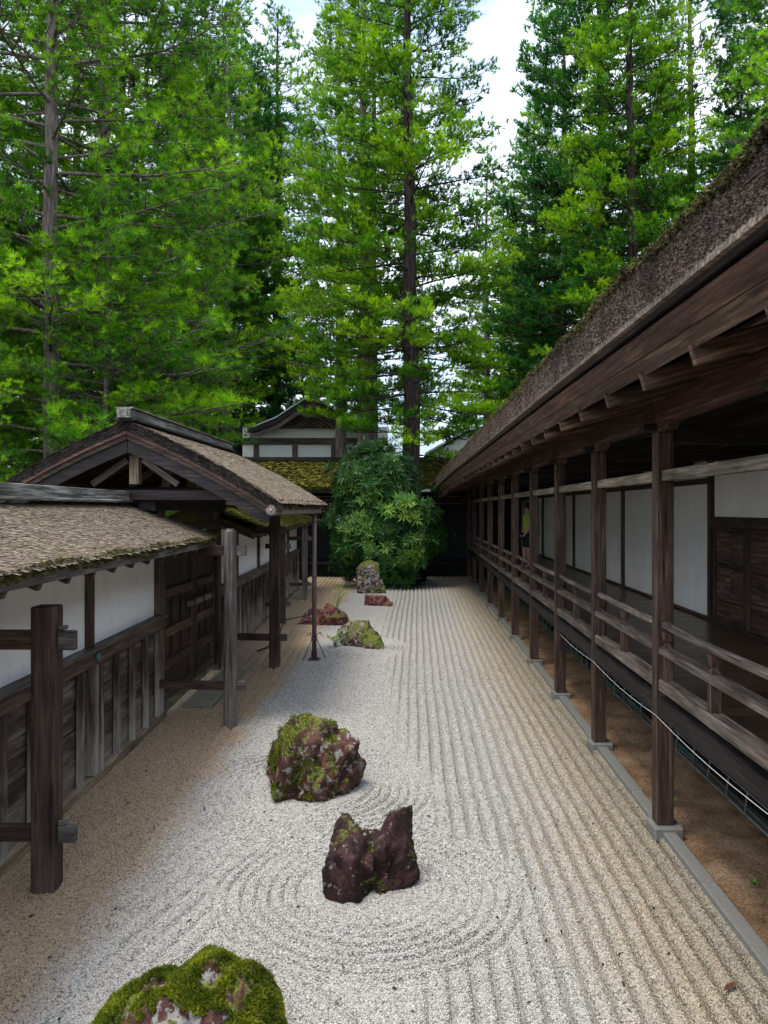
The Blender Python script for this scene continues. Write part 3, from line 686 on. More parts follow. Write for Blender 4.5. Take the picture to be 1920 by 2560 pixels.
for i, y in enumerate(PY):
    cb('post', 2.035, 2.18, y, y+.14, .075, 3.40, 'corridor_wood', bev=.007)
    cb('footing_stone', 2.00, 2.245, y-.06, y+.20, -.04, .072, 'granite', bev=.01)
    # boat shaped bracket
    pr = [(-.27,.0),(-.20,-.055),(-.10,-.075),(.10,-.075),(.20,-.055),(.27,.0)]
    V = [(x, -.065, z) for x, z in pr]+[(x, .065, z) for x, z in pr]; n = 6
    F = [tuple(range(n))[::-1], tuple(range(n, 2*n))]+[(k, (k+1) % n, n+(k+1) % n, n+k) for k in range(n)]
    if i == 0: brk = mesh('bracket', V, F, 'corridor_wood')
    link('bracket', brk, co, (2.108-ox, y+.07, 3.478), (0, 0, math.pi/2))
    cb('bracket_arm', 1.93, 2.42, y+.015, y+.125, 3.405, 3.47, 'dark_wood')
    cb('cross_beam', 2.2, 4.05, y+.02, y+.12, 3.30, 3.42, 'dark_wood')
for a, b in zip(PY[:-1], PY[1:]):
    a_, b_ = a+.142, b-.002
    nm = 'corridor_wood'
    hl = b_-a_; V, F = tube_geo([(-hl/2, 0, .008), (-hl/4, 0, 0), (0, 0, -.004), (hl/4, 0, 0), (hl/2, 0, .008)], .034, 10)
    link('handrail', mesh('handrail', V, F, 'rail_wood', True), co, (2.108-ox, (a_+b_)/2, 1.757), (0, 0, math.pi/2))
    cb('middle_rail', 2.045, 2.155, a_, b_, 1.525, 1.585, 'rail_wood', bev=.01)
    cb('bottom_rail', 2.045, 2.165, a_, b_, 1.215, 1.315, 'rail_wood', bev=.012)
    for s in (b_-.06, (a_+b_)/2+.03):
        link('baluster', bal, co, (2.105-ox, s, 1.20), (0, -math.pi/2, 0))
    cb('tie_beam', 2.075, 2.135, a_, b_, 2.985, 3.075, 'tie_wood')
    cb('edge_beam', 2.03, 2.17, a_, b_, 1.015, 1.165, 'dark_wood', bev=.012)
    cb('beam', 2.025, 2.19, a+.07, b+.068, 3.48, 3.68, 'red_wood')
# roof and eave ------------------------------------------------
EN = [(-3, 0.02, 0), (1, .02, 0), (2.6, 0, 0), (4.3, -.03, 0), (6.5, -.07, 0), (11, -.12, 0), (14.5, -.17, -.01), (18.2, -.25, -.03), (21.5, -.33, -.08), (24, -.42, -.16), (27, -.52, -.27), (29.6, -.63, -.38)]
def en(y):
    for (a, b) in zip(EN[:-1], EN[1:]):
        if a[0] <= y <= b[0]:
            t = (y-a[0])/(b[0]-a[0]); return a[1]+(b[1]-a[1])*t, a[2]+(b[2]-a[2])*t
    return EN[-1][1:] if y > 0 else EN[0][1:]
def nodes(a, b, f=1, step=1.0, gap=0):
    n = max(2, int((b-a)/step)+1); out = []
    for y in np.linspace(a, b, n): dx, dz = en(y); out.append((y, dx*f-ox, dz*f))
    return out
prism('thatch', [(1.235,3.765),(1.20,3.80),(1.20,3.98),(1.19,4.05),(1.30,4.12),(3.1,5.15),(4.9,6.1),(4.9,5.8),(3.1,4.75),(1.6,3.86)], 0, 0, 'bark_edge', co, nodes(-3, 29.6))
# bark end-grain on the thick edge
rs = np.random.RandomState(77); n = 60000; yv = 1.5*np.exp(rs.rand(n)*math.log(29.5/1.5)); zz = rs.uniform(3.79, 4.06, n)
dx = np.array([en(y)[0] for y in yv]); dz = np.array([en(y)[1] for y in yv])
a = np.stack([1.202+dx-ox-rs.uniform(0, .006, n), yv, zz+dz], -1); l = rs.uniform(.010, .030, n)*np.clip(yv/5, .7, 3); h = rs.uniform(.006, .016, n)*np.clip(yv/6, .7, 2.5)
V = np.stack([a, a+np.stack([-rs.uniform(0, .010, n), l, rs.uniform(-.008, .008, n)], -1), a+np.stack([-rs.uniform(.0, .014, n), l*rs.uniform(.5, 1, n), -h], -1), a+np.stack([0*l, l*.05, -h], -1)], 1)
th = [o for o in co.children if o.name.startswith('thatch')][0]
meta(link('bark_ends', tri_mesh('bark_ends', V, 'bark_edge', rs.rand(n)**.8), th), kind='stuff')
# shaggy mossy lip at the top of the edge
n = 26000; yv = 1.5*np.exp(rs.rand(n)*math.log(29.5/1.5)); dx = np.array([en(y)[0] for y in yv]); dz = np.array([en(y)[1] for y in yv])
lump = (gnoise(yv, 0*yv, 3.1, 88)-.5)*.05+(gnoise(yv, 0*yv, 9, 89)-.5)*.03
ds = rs.uniform(-.06, .22, n); P = np.stack([1.215+dx-ox+ds, yv, 4.022+dz+np.clip(ds, 0, 1)*.55+lump*.9+rs.uniform(-.02, .01, n)], -1); D = np.stack([rs.uniform(-1, .1, n), rs.uniform(-.5, .5, n), rs.uniform(-.5, .9, n)], -1)
sc_ = np.clip(yv/7, .8, 2)
V = tufts(P, D, 5, .023, .009, 1.0, 91); meta(link('moss_lip', tri_mesh('moss_lip', V, 'eave_moss', np.repeat(rs.rand(n), 5)), th), kind='stuff')
def strip(name, prof, m, step=3.6):
    y = -3
    while y < 29.4:
        b = min(y+step-.004, 29.5); prism(name, prof, 0, 0, m, co, nodes(y, b)); y += step
strip('thatch_trim', [(1.196,3.752),(1.196,3.80),(1.235,3.80),(1.26,3.752)], 'rail_wood', .62)
strip('soffit_board', [(1.245,3.735),(1.225,3.75),(1.47,3.80),(1.49,3.785)], 'dark_wood')
strip('fascia_board', [(1.335,3.625),(1.262,3.700),(1.275,3.722),(1.358,3.640)], 'red_wood', 4.3)
strip('fascia_board', [(1.415,3.555),(1.338,3.618),(1.350,3.640),(1.435,3.575)], 'corridor_wood', 5.1)
strip('roof_board', [(1.46,3.67),(1.44,3.69),(2.3,4.05),(4.3,4.6),(4.3,4.57),(2.3,4.02)], 'black_wood', 6)
i = 0
for y in np.arange(-2.6, 29.3, .80):
    dx, dz = en(y); beam('rafter', (1.40+dx-ox, y, 3.515+dz), (2.36-ox, y, 3.80+dz*.3), .045, .11, 'corridor_wood', co)
for k, (x, z) in enumerate(((2.01, 3.70), (1.955, 3.745), (1.905, 3.79))):
    cb('batten', x-.02, x+.16, -3, 29.6, z-.015, z+.022, 'corridor_wood')
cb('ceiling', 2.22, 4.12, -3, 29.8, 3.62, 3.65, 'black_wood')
cb('ceiling_beam', 2.6, 2.7, -3, 29.8, 3.43, 3.55, 'dark_wood'); cb('ceiling_beam', 3.3, 3.4, -3, 29.8, 3.43, 3.55, 'dark_wood')
# floor planks
y = -2.8
while y < 29.9:
    cb('floor_plank', 2.19, 4.06, y, y+.245, 1.165, 1.20+random.uniform(-.001, .001), 'floor_wood', bev=.003); y += .25
cb('floor_joist', 2.3, 2.42, -3, 29.9, 1.0, 1.16, 'black_wood')
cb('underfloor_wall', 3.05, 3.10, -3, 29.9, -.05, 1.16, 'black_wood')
# inner wall
IW = 4.1
fy = [10.50, 14.95, 19.6, 24.4, 29.6]
for y in fy: cb('wall_post', IW-.06, IW+.06, y-.05, y+.05, 1.2, 3.42, 'door_wood')
for a, b in zip(fy[:-1], fy[1:]):
    nn = 2; w_ = (b-a-.1)/nn
    for i in range(nn):
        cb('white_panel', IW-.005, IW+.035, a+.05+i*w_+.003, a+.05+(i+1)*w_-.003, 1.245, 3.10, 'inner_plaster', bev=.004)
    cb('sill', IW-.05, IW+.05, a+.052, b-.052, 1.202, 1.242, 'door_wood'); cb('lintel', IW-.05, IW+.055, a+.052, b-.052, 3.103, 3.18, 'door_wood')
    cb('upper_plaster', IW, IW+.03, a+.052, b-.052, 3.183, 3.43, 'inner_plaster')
cb('door_lintel', IW-.06, IW+.06, -2.8, 10.44, 2.50, 2.64, 'door_wood'); cb('upper_plaster', IW, IW+.03, -2.8, 10.44, 2.643, 3.43, 'inner_plaster')
cb('sill', IW-.05, IW+.05, -2.8, 10.44, 1.202, 1.242, 'door_wood')
y = 10.44
while y > 3:
    d = empty('panel_door', (IW-ox, y-.53, 0)); d.parent = co
    box('stile', -.03, .03, -.52, -.44, 1.245, 2.497, 'door_wood', d); box('stile', -.03, .03, .44, .52, 1.245, 2.497, 'door_wood', d)
    for z0, z1 in ((1.245, 1.31), (1.47, 1.53), (1.96, 2.02), (2.43, 2.497)): box('rail', -.026, .026, -.438, .438, z0, z1, 'door_wood', d)
    for z0, z1 in ((1.312, 1.468), (1.532, 1.958), (2.022, 2.428)):
        for k in range(2): box('panel', -.008, .008, -.436+k*.437, -.003+k*.437, z0, z1, 'corridor_wood', d, .003)
    y -= 1.06
cb('upper_wall', IW+.03, IW+.09, -3, 29.9, 3.2, 4.6, 'black_wood'); cb('back_wall', IW+.12, IW+.2, -3, 29.9, -.1, 3.6, 'black_wood')
cb('end_wall', 2.2, 4.2, 29.8, 29.9, -.1, 4.2, 'black_wood')
# kerb
kb = empty('kerb', (2.12, 0, 0)); meta(kb, kind='structure')
for a, b in zip(PY[:-1], PY[1:]):
    m_ = (a+b)/2+random.uniform(-.3, .3)
    for p, q in ((a+.205, m_-.002), (m_+.002, b-.065)): box('kerb_stone', -.055, .055, p, q, -.08, .047+random.uniform(-.003, .003), 'granite', kb, .008)
# dangling white cable under the edge beam
pts = []
for a, b in zip(PY[1:5], PY[2:6]):
    for t in np.linspace(0, 1, 7)[:-1]: pts.append((2.026, a+(b-a)*t, 1.005-.035*math.sin(math.pi*t)))
cw = tube('white_cable', pts, .0026, 'white_plastic', None, 5); meta(cw, 'thin white cable sagging below the veranda edge', 'cable')
# cable rack under the floor
rk = empty('cable_rack', (2.62, 6, .3), 0, 'low metal cable rack with hooks and cables running under the veranda floor', 'cable rack')
for x, z, r, m in ((0,.02,.009,'steel'), (.0,.21,.007,'steel'), (.10,.02,.009,'steel')): tube('rod', [(x,-4,z),(x,20,z)], r, m, rk, 6)
for x, z, r, m in ((.03,.035,.014,'black_cable'), (.055,.045,.010,'green_cable'), (.075,.04,.007,'red_cable'), (.05,.07,.012,'black_cable'), (.02,.06,.008,'steel')):
    pts = [(x+random.uniform(-.012,.012), -4+k*.6, z+random.uniform(-.006,.01)) for k in range(41)]; tube('cable', pts, r, m, rk, 6)
hp = [(.10,0,.01),(.05,0,-.012),(0,0,.01),(-.012,0,.06),(.0,0,.15),(.01,0,.215),(.03,0,.235),(.05,0,.21)]
V, F = tube_geo(hp, .008, 6); hm = mesh('hook', V, F, 'steel', True)
for k in range(60): link('hook', hm, rk, (0, -4+k*.4+random.uniform(-.04,.04), 0), (0, 0, random.uniform(-.25,.25)))
for (x, y, z, i) in ((2.40, 6.05, .80, 0), (2.40, 13.2, .80, 1)):
    l = empty('floor_sensor', (x, y, z), 0, ('white plastic sensor cup under the veranda nearest the camera', 'white plastic sensor cup under the veranda farther along')[i], 'sensor', 'white sensor cups under the veranda')
    tube('cup', [(0,0,-.02),(0,0,.0),(0,0,.05)], [.02,.034,.034], 'white_plastic', l, 12); tube('stem', [(0,0,.05),(0,0,.20)], .012, 'black_cable', l, 8)
# weeds on the soil
def weed(name, x, y, z, n, sz, lab, cat, seed, m='fresh_leaf', spread=1.1, stem=.1):
    t = empty(name, (x, y, z), 0, lab, cat); rs = np.random.RandomState(seed); Vv = []; st = []
    ns = max(4, n//14)
    for q in range(ns):
        an = rs.uniform(0, 6.28); top = Vector((math.cos(an)*spread*stem*rs.uniform(.2, 1), math.sin(an)*spread*stem*rs.uniform(.2, 1), stem*rs.uniform(.5, 1.05)))
        mid = top*.55+Vector((0, 0, stem*.15)); st.append(tube_geo([(0,0,0), mid, top], [.004,.003,.0015], 4))
        for k in range(n//ns+1):
            u_ = rs.uniform(.35, 1); p = mid.lerp(top, (u_-.35)/.65) if u_ > .35 else mid; a2 = rs.uniform(0, 6.28); l = sz*rs.uniform(.6, 1.2)
            d = Vector((math.cos(a2), math.sin(a2), rs.uniform(-.2, .6))).normalized(); s = d.cross(Vector((0,0,1))).normalized()*l*.24
            Vv.append([p, p+d*l*.5+s, p+d*l, p+d*l*.5-s])
    link('leaves', tri_mesh('leaves', np.array([[list(p) for p in q] for q in Vv]), m, rs.rand(len(Vv))), t)
    v, f = merge(st); link('stems', mesh('stems', v, f, m), t); return t
weed('weed', 2.36, 7.05, 0, 14, .06, 'small green weed on the brown soil left of the nearest veranda post', 'weed', 1, stem=.05)
weed('weed', 2.48, 5.55, 0, 10, .04, 'tiny green sprout on brown soil in front of the nearest post', 'weed', 2, stem=.04)

# ------------------------------------------------------------------ ROCKS
def make_rock(name, cx, cy, lobes, mat, label, seed, sub=6, cuts=10, nz_amp=.05, cut=.88, nsc=3.0, block=True):
    """lobes: (x,y,z,rx,ry,rz) ellipsoids around the base centre; star-shaped hull"""
    import bmesh
    bm = bmesh.new(); bmesh.ops.create_icosphere(bm, subdivisions=sub, radius=1); rs = random.Random(seed)
    c0 = Vector((0, 0, .04)); polys = []
    for lb in lobes:
        c = Vector(lb[:3])-c0; h = Vector(lb[3:])
        if block:
            h = h*.78; tl = Matrix.Rotation(rs.uniform(-.22, .22), 3, 'X') @ Matrix.Rotation(rs.uniform(-.18, .18), 3, 'Y') @ Matrix.Rotation(rs.uniform(-.6, .6), 3, 'Z')
            ns = []
            for ax in range(3):
                for sg in (-1, 1):
                    n_ = Vector((0, 0, 0)); n_[ax] = sg; n_ = (n_+Vector([rs.uniform(-.22, .22) for _ in range(3)])).normalized(); ns.append((n_, rs.uniform(.92, 1.04)))
            for k in range(11):
                n_ = Vector([rs.choice((-1, 1))*rs.uniform(.3, 1) for _ in range(3)]).normalized(); ns.append((n_, rs.uniform(.66, .84)))
            pl = []
            for n_, k in ns: sup = abs(n_.x)*h.x+abs(n_.y)*h.y+abs(n_.z)*h.z; q = tl @ n_; pl.append((q, k*sup+q.dot(c)))
            polys.append(pl)
        else: polys.append(None)
    off = Vector((seed*3.1, seed*1.7, seed*.9))
    for v in bm.verts:
        d = v.co.normalized(); best = .03
        for lb, pl in zip(lobes, polys):
            if pl:
                te = 9; ts = -9
                for n_, k in pl:
                    dn = n_.dot(d)
                    if dn > 1e-5: te = min(te, k/dn)
                    elif dn < -1e-5: ts = max(ts, k/dn)
                    elif k < 0: te = -1
                if te > max(ts, 0) and te > best: best = te
                continue
            c = Vector(lb[:3])-c0; r = lb[3:]
            D = Vector((d.x/r[0], d.y/r[1], d.z/r[2])); O = Vector((-c.x/r[0], -c.y/r[1], -c.z/r[2]))
            A = D.dot(D); B = O.dot(D); Cc = O.dot(O)-1; disc = B*B-A*Cc
            if disc > 0: best = max(best, (-B+math.sqrt(disc))/A)
        p = d*best+c0
        q = p*nsc+off
        f = noise.fractal(q*1.0, 1.0, 2.1, 5); rd = 1-abs(noise.noise(Vector((q.x*1.4, q.y*1.4, q.z*.5))))*2; f2 = noise.noise(q*4.5)
        p = p+d*(f*nz_amp*.6+max(0, rd-.80)*-nz_amp*3.0+f2*nz_amp*.12)
        e1, e2 = noise.voronoi(Vector((q.x*1.6, q.y*1.6, q.z*.7)))[0][:2]; p = p-d*(nz_amp*1.0*max(0, 1-(e2-e1)*6)*.8); v.co = p
    me = bpy.data.meshes.new(name); bm.to_mesh(me); bm.free(); me.materials.append(MATS[mat])
    me.polygons.foreach_set('use_smooth', [True]*len(me.polygons))
    o = link(name, me, None, (cx, cy, 0)); k_ = {'big_mossy_red_rock': .94, 'dark_red_rock': .85, 'mossy_rock': .95}.get(name, 1); o.scale = (k_, k_, k_); meta(o, label, 'rock'); return o
def moss_on(o, n, keep, blades, bl, bw, seed, m='moss', zmin=.02, name='moss'):
    me = o.data; nv = len(me.vertices); co_ = np.empty(nv*3); me.vertices.foreach_get('co', co_); co_ = co_.reshape(-1, 3)
    nr = np.empty(nv*3); me.vertices.foreach_get('normal', nr); nr = nr.reshape(-1, 3)
    rs = np.random.RandomState(seed); i = rs.randint(0, nv, n*3); P = co_[i]; Nn = nr[i]
    k = np.array([keep(p, q) for p, q in zip(P, Nn)]) & (P[:, 2] > zmin); P = P[k][:n]; Nn = Nn[k][:n]
    P = P+rs.normal(size=P.shape)*.006; D = Nn+rs.normal(size=P.shape)*.35+np.array([0, 0, .3])
    V = tufts(P, D, blades, bl, bw, .9, seed)
    lump = np.array([noise.noise(Vector(p)*9) for p in P])
    return meta(link(name, tri_mesh(name, V, m, np.repeat(np.clip(.5+lump*.7+rs.uniform(-.25, .25, len(P)), 0, 1), blades)), o), kind='stuff')
def fb(p, s, o): return noise.fractal(Vector(p)*s+Vector((o, o*.7, 0)), 1, 2, 4)
r1 = make_rock('mossy_rock', -1.14, 3.80, [(-.08,.02,.0,.46,.34,.43), (.20,.05,.0,.30,.30,.44), (.08,.12,.1,.25,.22,.40), (-.25,-.02,.0,.25,.28,.32)], 'rock_base', 'low domed rock thickly covered in bright moss at the bottom of the picture', 5, 6, 6, .035, block=False)
moss_on(r1, 26000, lambda p, q: (p[1] > -.13+.10*fb(p, 5, 3) or abs(p[0]-.05) > .27+.1*fb(p, 6, 1)) and fb(p, 6, 8) > -.42 and not ((p[0]-.12)**2+(p[1]-.0)**2*1 < .0035), 6, .022, .0055, 5)
r2 = make_rock('dark_red_rock', -.33, 5.55, [(-.18,-.12,.16,.19,.21,.34), (-.09,.0,.20,.17,.17,.32), (.08,.08,.18,.15,.15,.30), (.20,.12,.34,.11,.13,.36), (.23,.10,.14,.15,.16,.30)], 'rock_red', 'jagged dark red rock with a pointed spike, standing inside rings of gravel', 9, 6, 14, .035)
moss_on(r2, 1500, lambda p, q: fb(p, 5, 4) > .18 and q[2] > .1 or (p[2] < .09 and .02 < p[0] < .2 and fb(p, 6, 2) > -.2), 5, .018, .005, 7)
r3 = make_rock('big_mossy_red_rock', -1.02, 7.45, [(-.09,.05,.26,.36,.30,.56), (.04,.04,.22,.36,.30,.44), (.24,.02,.14,.24,.26,.36), (.06,-.10,.12,.32,.26,.32)], 'rock_mossy', 'tall chunky red rock half covered in moss and pale lichen', 17, 6, 14, .04)
moss_on(r3, 9000, lambda p, q: fb(p, 4, 6) > .02 and p[0] < .27, 5, .020, .006, 9)
make_rock('low_red_rock', -2.15, 18.25, [(-.1,.0,-.05,.42,.26,.42), (.12,.1,.0,.28,.2,.55), (-.42,-.05,-.05,.22,.2,.28), (.32,-.1,-.05,.3,.22,.36)], 'rock_far', 'long low red rock with a sprouting shrub, left of the middle group', 23, 5, 12, .05)
make_rock('knobbly_lichen_rock', -1.12, 15.45, [(-.12,.1,.0,.26,.22,.52), (.10,.15,.0,.24,.22,.50), (.12,-.2,-.02,.22,.2,.34), (.26,-.42,-.03,.22,.18,.24), (-.1,-.1,0,.2,.2,.4)], 'rock_grey', 'knobbly grey and red rock with lichen, nearest of the middle group', 31, 5, 12, .06)
make_rock('upright_rock', -1.45, 24.9, [(-.1,.0,.0,.40,.25,.75), (-.12,.0,.55,.30,.22,.55), (.02,.0,.55,.26,.22,.56), (.22,-.02,.0,.30,.22,.55), (-.25,0,.2,.2,.2,.6)], 'rock_grey', 'tall upright red and grey stone standing in front of the dark shrub', 37, 5, 10, .07, .9, 2.2)
make_rock('small_red_rock', -1.08, 21.65, [(-.1,.0,-.03,.26,.2,.32), (.12,.02,-.03,.2,.16,.36), (.28,-.05,-.05,.14,.12,.18)], 'rock_far', 'small flat red rock lying in front of the upright stone', 41, 5, 8, .05)
weed('fern', -1.62, 15.2, 0, 260, .05, 'bright green fern growing at the foot of the lichen rock', 'fern', 5, stem=.26)
weed('sapling', -1.88, 18.0, .35, 150, .06, 'thin leafy sapling sprouting above the low red rock', 'sapling', 6, stem=.62, spread=.6)
# litter: dark leaves and bits lying on the gravel
rs = np.random.RandomState(5); n = 420; yv = 3.4*np.exp(rs.rand(n)*math.log(24/3.4)); xa = np.maximum(XW(yv)+.2, -.55*yv); xv = xa+(np.minimum(2.0, .48*yv)-xa)*rs.rand(n)
zz = gheight(xv, yv)+.010; l = rs.uniform(.008, .026, n); an = rs.uniform(0, 6.28, n); d = np.stack([np.cos(an)*l, np.sin(an)*l, rs.uniform(-.2, .5, n)*l], -1); s = np.stack([-np.sin(an)*l*.35, np.cos(an)*l*.35, rs.uniform(-.1, .3, n)*l], -1); p = np.stack([xv, yv, zz], -1)
meta(link('leaf_litter', tri_mesh('leaf_litter', np.stack([p-d, p+s, p+d, p-s], 1), 'dark_litter')), 'scattered dark leaf bits on the raked gravel', 'litter', kind='stuff')
def leaf(x, y, s, rz, lab, m='dead_leaf'):
    V = [(-s,0,0),(-s*.4,s*.3,.3*s),(0,0,.1*s),(-s*.4,-s*.3,.35*s),(s*.5,s*.25,.35*s),(s,0,.2*s),(s*.5,-s*.28,.3*s)]
    o = link('dead_leaf', mesh('dead_leaf', V, [(0,2,1),(0,3,2),(1,2,4),(2,3,6),(4,2,5),(2,6,5)], m), None, (x, y, float(gheight(np.array([x]), np.array([y]))[0])+.012), (0, 0, rz)); meta(o, lab, 'leaf')
leaf(1.80, 4.35, .06, .5, 'curled brown dead leaf on gravel beside the kerb at lower right')
leaf(-2.02, 4.98, .022, 1, 'orange brown leaf on open gravel left above the mossy dome'); leaf(-.44, 4.55, .02, 2, 'orange brown leaf on gravel just in front of the spiked rock')
leaf(1.12, 5.6, .026, 2.2, 'pinkish brown leaf lying on the raked rows at right')

# ------------------------------------------------------------------ FAR GALLERY (moss roof)
fg = empty('far_gallery', (-3, 30.2, 0), 0, 'dark roofed gallery with mossy roof closing the far end of the court', 'building')
def fb_(name, x0, x1, y0, y1, z0, z1, m, **k): return box(name, x0+3, x1+3, y0-30.2, y1-30.2, z0, z1, m, fg, **k)
def fpl(name, P, m, par=fg): 
    return link(name, mesh(name, [(x+3, y-30.2, z) for x, y, z in P], [tuple(range(len(P)))], m), par)
V = [(-12,30.1,3.62),(8,30.1,3.62),(8,33.4,4.85),(-12,33.4,4.85),(-12,36.6,3.7),(8,36.6,3.7),(-12,30.1,3.50),(8,30.1,3.50),(8,33.4,4.70),(-12,33.4,4.70),(-12,36.6,3.55),(8,36.6,3.55)]
rf = link('roof', mesh('roof', [(x+3, y-30.2, z) for x, y, z in V], [(0,1,2,3),(3,2,5,4),(6,9,8,7),(9,10,11,8),(0,6,7,1),(4,5,11,10),(0,3,9,6),(3,4,10,9),(1,7,8,2),(2,8,11,5)], 'moss_roof'), fg)
sd_ = np.array([0, -3.3, -1.23]); sd_ /= np.linalg.norm(sd_)
meta(link('shingles', flakes((-9, 3.2, 4.86), (1, 0, 0), sd_, 20, 3.5, .10, .075, (.13, .14), 'moss_roof', 71, .03), rf), kind='stuff')
fb_('ridge_cap', -12, 8, 33.25, 33.55, 4.86, 5.02, 'dark_wood')
fb_('eave_board', -12, 8, 30.12, 30.18, 3.38, 3.49, 'dark_wood')
for i in range(9): x = -11.5+i*2.3; fb_('post', x, x+.15, 30.45, 30.6, 0, 3.45, 'black_wood')
for z in (2.95, 3.08, 3.21): fb_('slat', -11.9, 2.0, 30.47, 30.50, z, z+.05, 'grey_wood')
fb_('wall', -12, 8, 33.0, 33.1, -.1, 4.6, 'black_wood'); fb_('side_wall', -12.1, -12.02, 30.3, 33, 0, 4.3, 'black_wood'); fb_('side_wall', 7.9, 7.98, 30.3, 33, 0, 4.3, 'black_wood')
fb_('floor', -12, 8, 30.6, 33, .5, .6, 'black_wood'); fb_('skirt', -12, 8, 31.4, 31.45, -.1, .5, 'black_wood')
fb_('metal_flashing', .05, .75, 29.95, 30.05, 3.42, 3.52, 'gallery_metal')

# ------------------------------------------------------------------ BACKGROUND HALLS
hall = empty('gabled_hall', (-5.4, 40, 0), 0, 'large hall with dark gabled roof and white plaster band seen behind the pines', 'building')
hb = lambda n, x0, x1, y0, y1, z0, z1, m, **k: box(n, x0+5.4, x1+5.4, y0-40, y1-40, z0, z1, m, hall, **k)
hb('wall', -9.2, -1.5, 40.3, 40.5, 0, 7.1, 'plaster')
hb('timber_beam', -9.2, -1.5, 40.2, 40.297, 6.15, 6.5, 'grey_wood'); hb('timber_beam', -9.2, -1.5, 40.2, 40.297, 4.95, 5.1, 'dark_wood')
for x in (-8.6, -6.55, -4.5, -2.4): hb('timber_post', x, x+.28, 40.2, 40.297, 5.1, 6.148, 'grey_wood')
for sg in (1, -1):
    pr = [(0, 8.6), (sg*.9, 8.05), (sg*1.8, 7.45), (sg*2.9, 7.0), (sg*3.3, 6.92), (sg*3.3, 6.72), (sg*2.9, 6.78), (sg*1.8, 7.2), (sg*.9, 7.78), (0, 8.32)]
    prism('gable_roof', pr, -.8, 8, 'dark_wood', hall); prism('bargeboard', [(x*.97, z-.30) for x, z in pr], -.75, -.6, 'grey_wood', hall)
    prism('roof_edge', [(x, z+.06) for x, z in pr[:5]]+[(x, z+.003) for x, z in pr[:5]][::-1], -.85, 8, 'blue_roof', hall)
V = [(-2.6,.1,7.0),(2.6,.1,7.0),(0,.1,8.25)]; link('pediment', mesh('pediment', V, [(0,1,2)], 'grey_wood'), hall)
for k in range(4): 
    for sg in (1, -1): beam('pediment_board', (sg*(1.35-k*.3), .04-.01*k, 7.05), (0, .04-.01*k, 7.95-k*.22), .04, .09, 'rail_wood', hall)
lt = empty('slatted_roof_building', (-10.5, 42, 0), 0, 'building with a pale slatted roof left of the gabled hall', 'building')
link('roof', mesh('roof', [(-4,0,6.6),(2.6,0,6.6),(2.6,2.2,8.0),(-4,2.2,8.0)], [(0,1,2,3)], 'dark_wood'), lt); box('wall', -3.8, 2.4, .3, 4, 0, 6.5, 'dark_wood', lt)
for k in range(9): t_ = k/9; box('roof_slat', -4, 2.6, 2.2*t_-.05, 2.2*t_+.03, 6.63+1.4*t_, 6.68+1.4*t_, 'tie_wood', lt)
box('ridge', -4, 2.6, 2.15, 2.4, 8.0, 8.2, 'dark_wood', lt)
wg = empty('white_gable_house', (3.0, 42, 0), 0, 'house with pale blue metal roof and blank white gable beyond the far corner', 'building')
link('gable_wall', mesh('gable_wall', [(-2.4,0,3),(3.0,0,3),(3.0,0,6.0),(.5,0,7.02),(-.1,0,7.02),(-2.4,0,5.75)], [(0,1,2,3,4,5)], 'plaster'), wg)
for p, q in (((-2.5,-.2,5.75), (-.2,-.2,7.10)), ((-.2,-.2,7.10), (.6,-.2,7.12)), ((.6,-.2,7.12), (3.2,-.2,6.0))):
    d = beam('roof_edge', p, q, .5, .11, 'blue_roof', wg); d = beam('roof_fascia', (p[0], 0, p[2]-.13), (q[0], 0, q[2]-.13), .3, .13, 'dark_wood', wg)
link('roof', mesh('roof', [(-2.5,0,5.75),(-.2,0,7.1),(-.2,9,7.1),(-2.5,9,5.75)], [(0,1,2,3)], 'blue_roof'), wg)
link('roof', mesh('roof', [(.6,0,7.1),(3.2,0,6.0),(3.2,9,6.0),(.6,9,7.1)], [(0,1,2,3)], 'blue_roof'), wg)
bh = empty('blue_roofed_hall', (-1.0, 50, 0), 0, 'low hall with broad pale blue metal roofs glimpsed between trunks', 'building')
link('roof', mesh('roof', [(-6,0,6.4),(2.2,0,6.2),(3.8,0,6.0),(2.0,5,8.4),(.6,6,9.6),(-5,6,9.8)], [(0,1,2,3,4,5)], 'blue_roof'), bh); box('wall', -5.6, 3.4, .6, 5, 0, 6, 'dark_wood', bh)
for k in range(3): box('eave_strip', -6, 3.9, -.3-.2*k, -.25-.2*k, 6.0-.28*k, 6.1-.28*k, 'gallery_metal', bh)

# ------------------------------------------------------------------ RHODODENDRON
rh = empty('rhododendron', (-1.15, 27.0, 0), 0, 'large dark green shrub with star shaped leaf whorls in front of the far gallery', 'shrub')
def whorl(seed, n=10, l=.27):
    rs = np.random.RandomState(seed); Q = []
    for k in range(n):
        an = 2*math.pi*k/n+rs.uniform(-.2, .2); el = rs.uniform(-.1, .75); L_ = l*rs.uniform(.75, 1.15); w_ = L_*.105
        d = np.array([math.cos(an)*math.cos(el), math.sin(an)*math.cos(el), math.sin(el)]); s = np.cross(d, [0, 0, 1.]); s /= np.linalg.norm(s); dn = np.array([0, 0, -1.])
        a = d*.02; b = d*L_*.5+s*w_; c = d*L_+dn*L_*.12; e = d*L_*.5-s*w_; mid = d*L_*.5+dn*L_*.05
        Q += [[a, b, mid], [b, c, mid], [a, mid, e], [mid, c, e]]
    return np.array(Q)
rs = np.random.RandomState(8); W = [whorl(i) for i in range(6)]; NW = 2600; d = rs.normal(size=(NW, 3)); d /= np.linalg.norm(d, axis=1)[:, None]
lump = np.array([noise.fractal(Vector(p)*2.0+Vector((4, 1, 0)), 1, 2, 3) for p in d]); rad = (1+.30*lump)*(1-rs.rand(NW)**2*.35)*(1+.12*(rs.rand(NW) < .06))
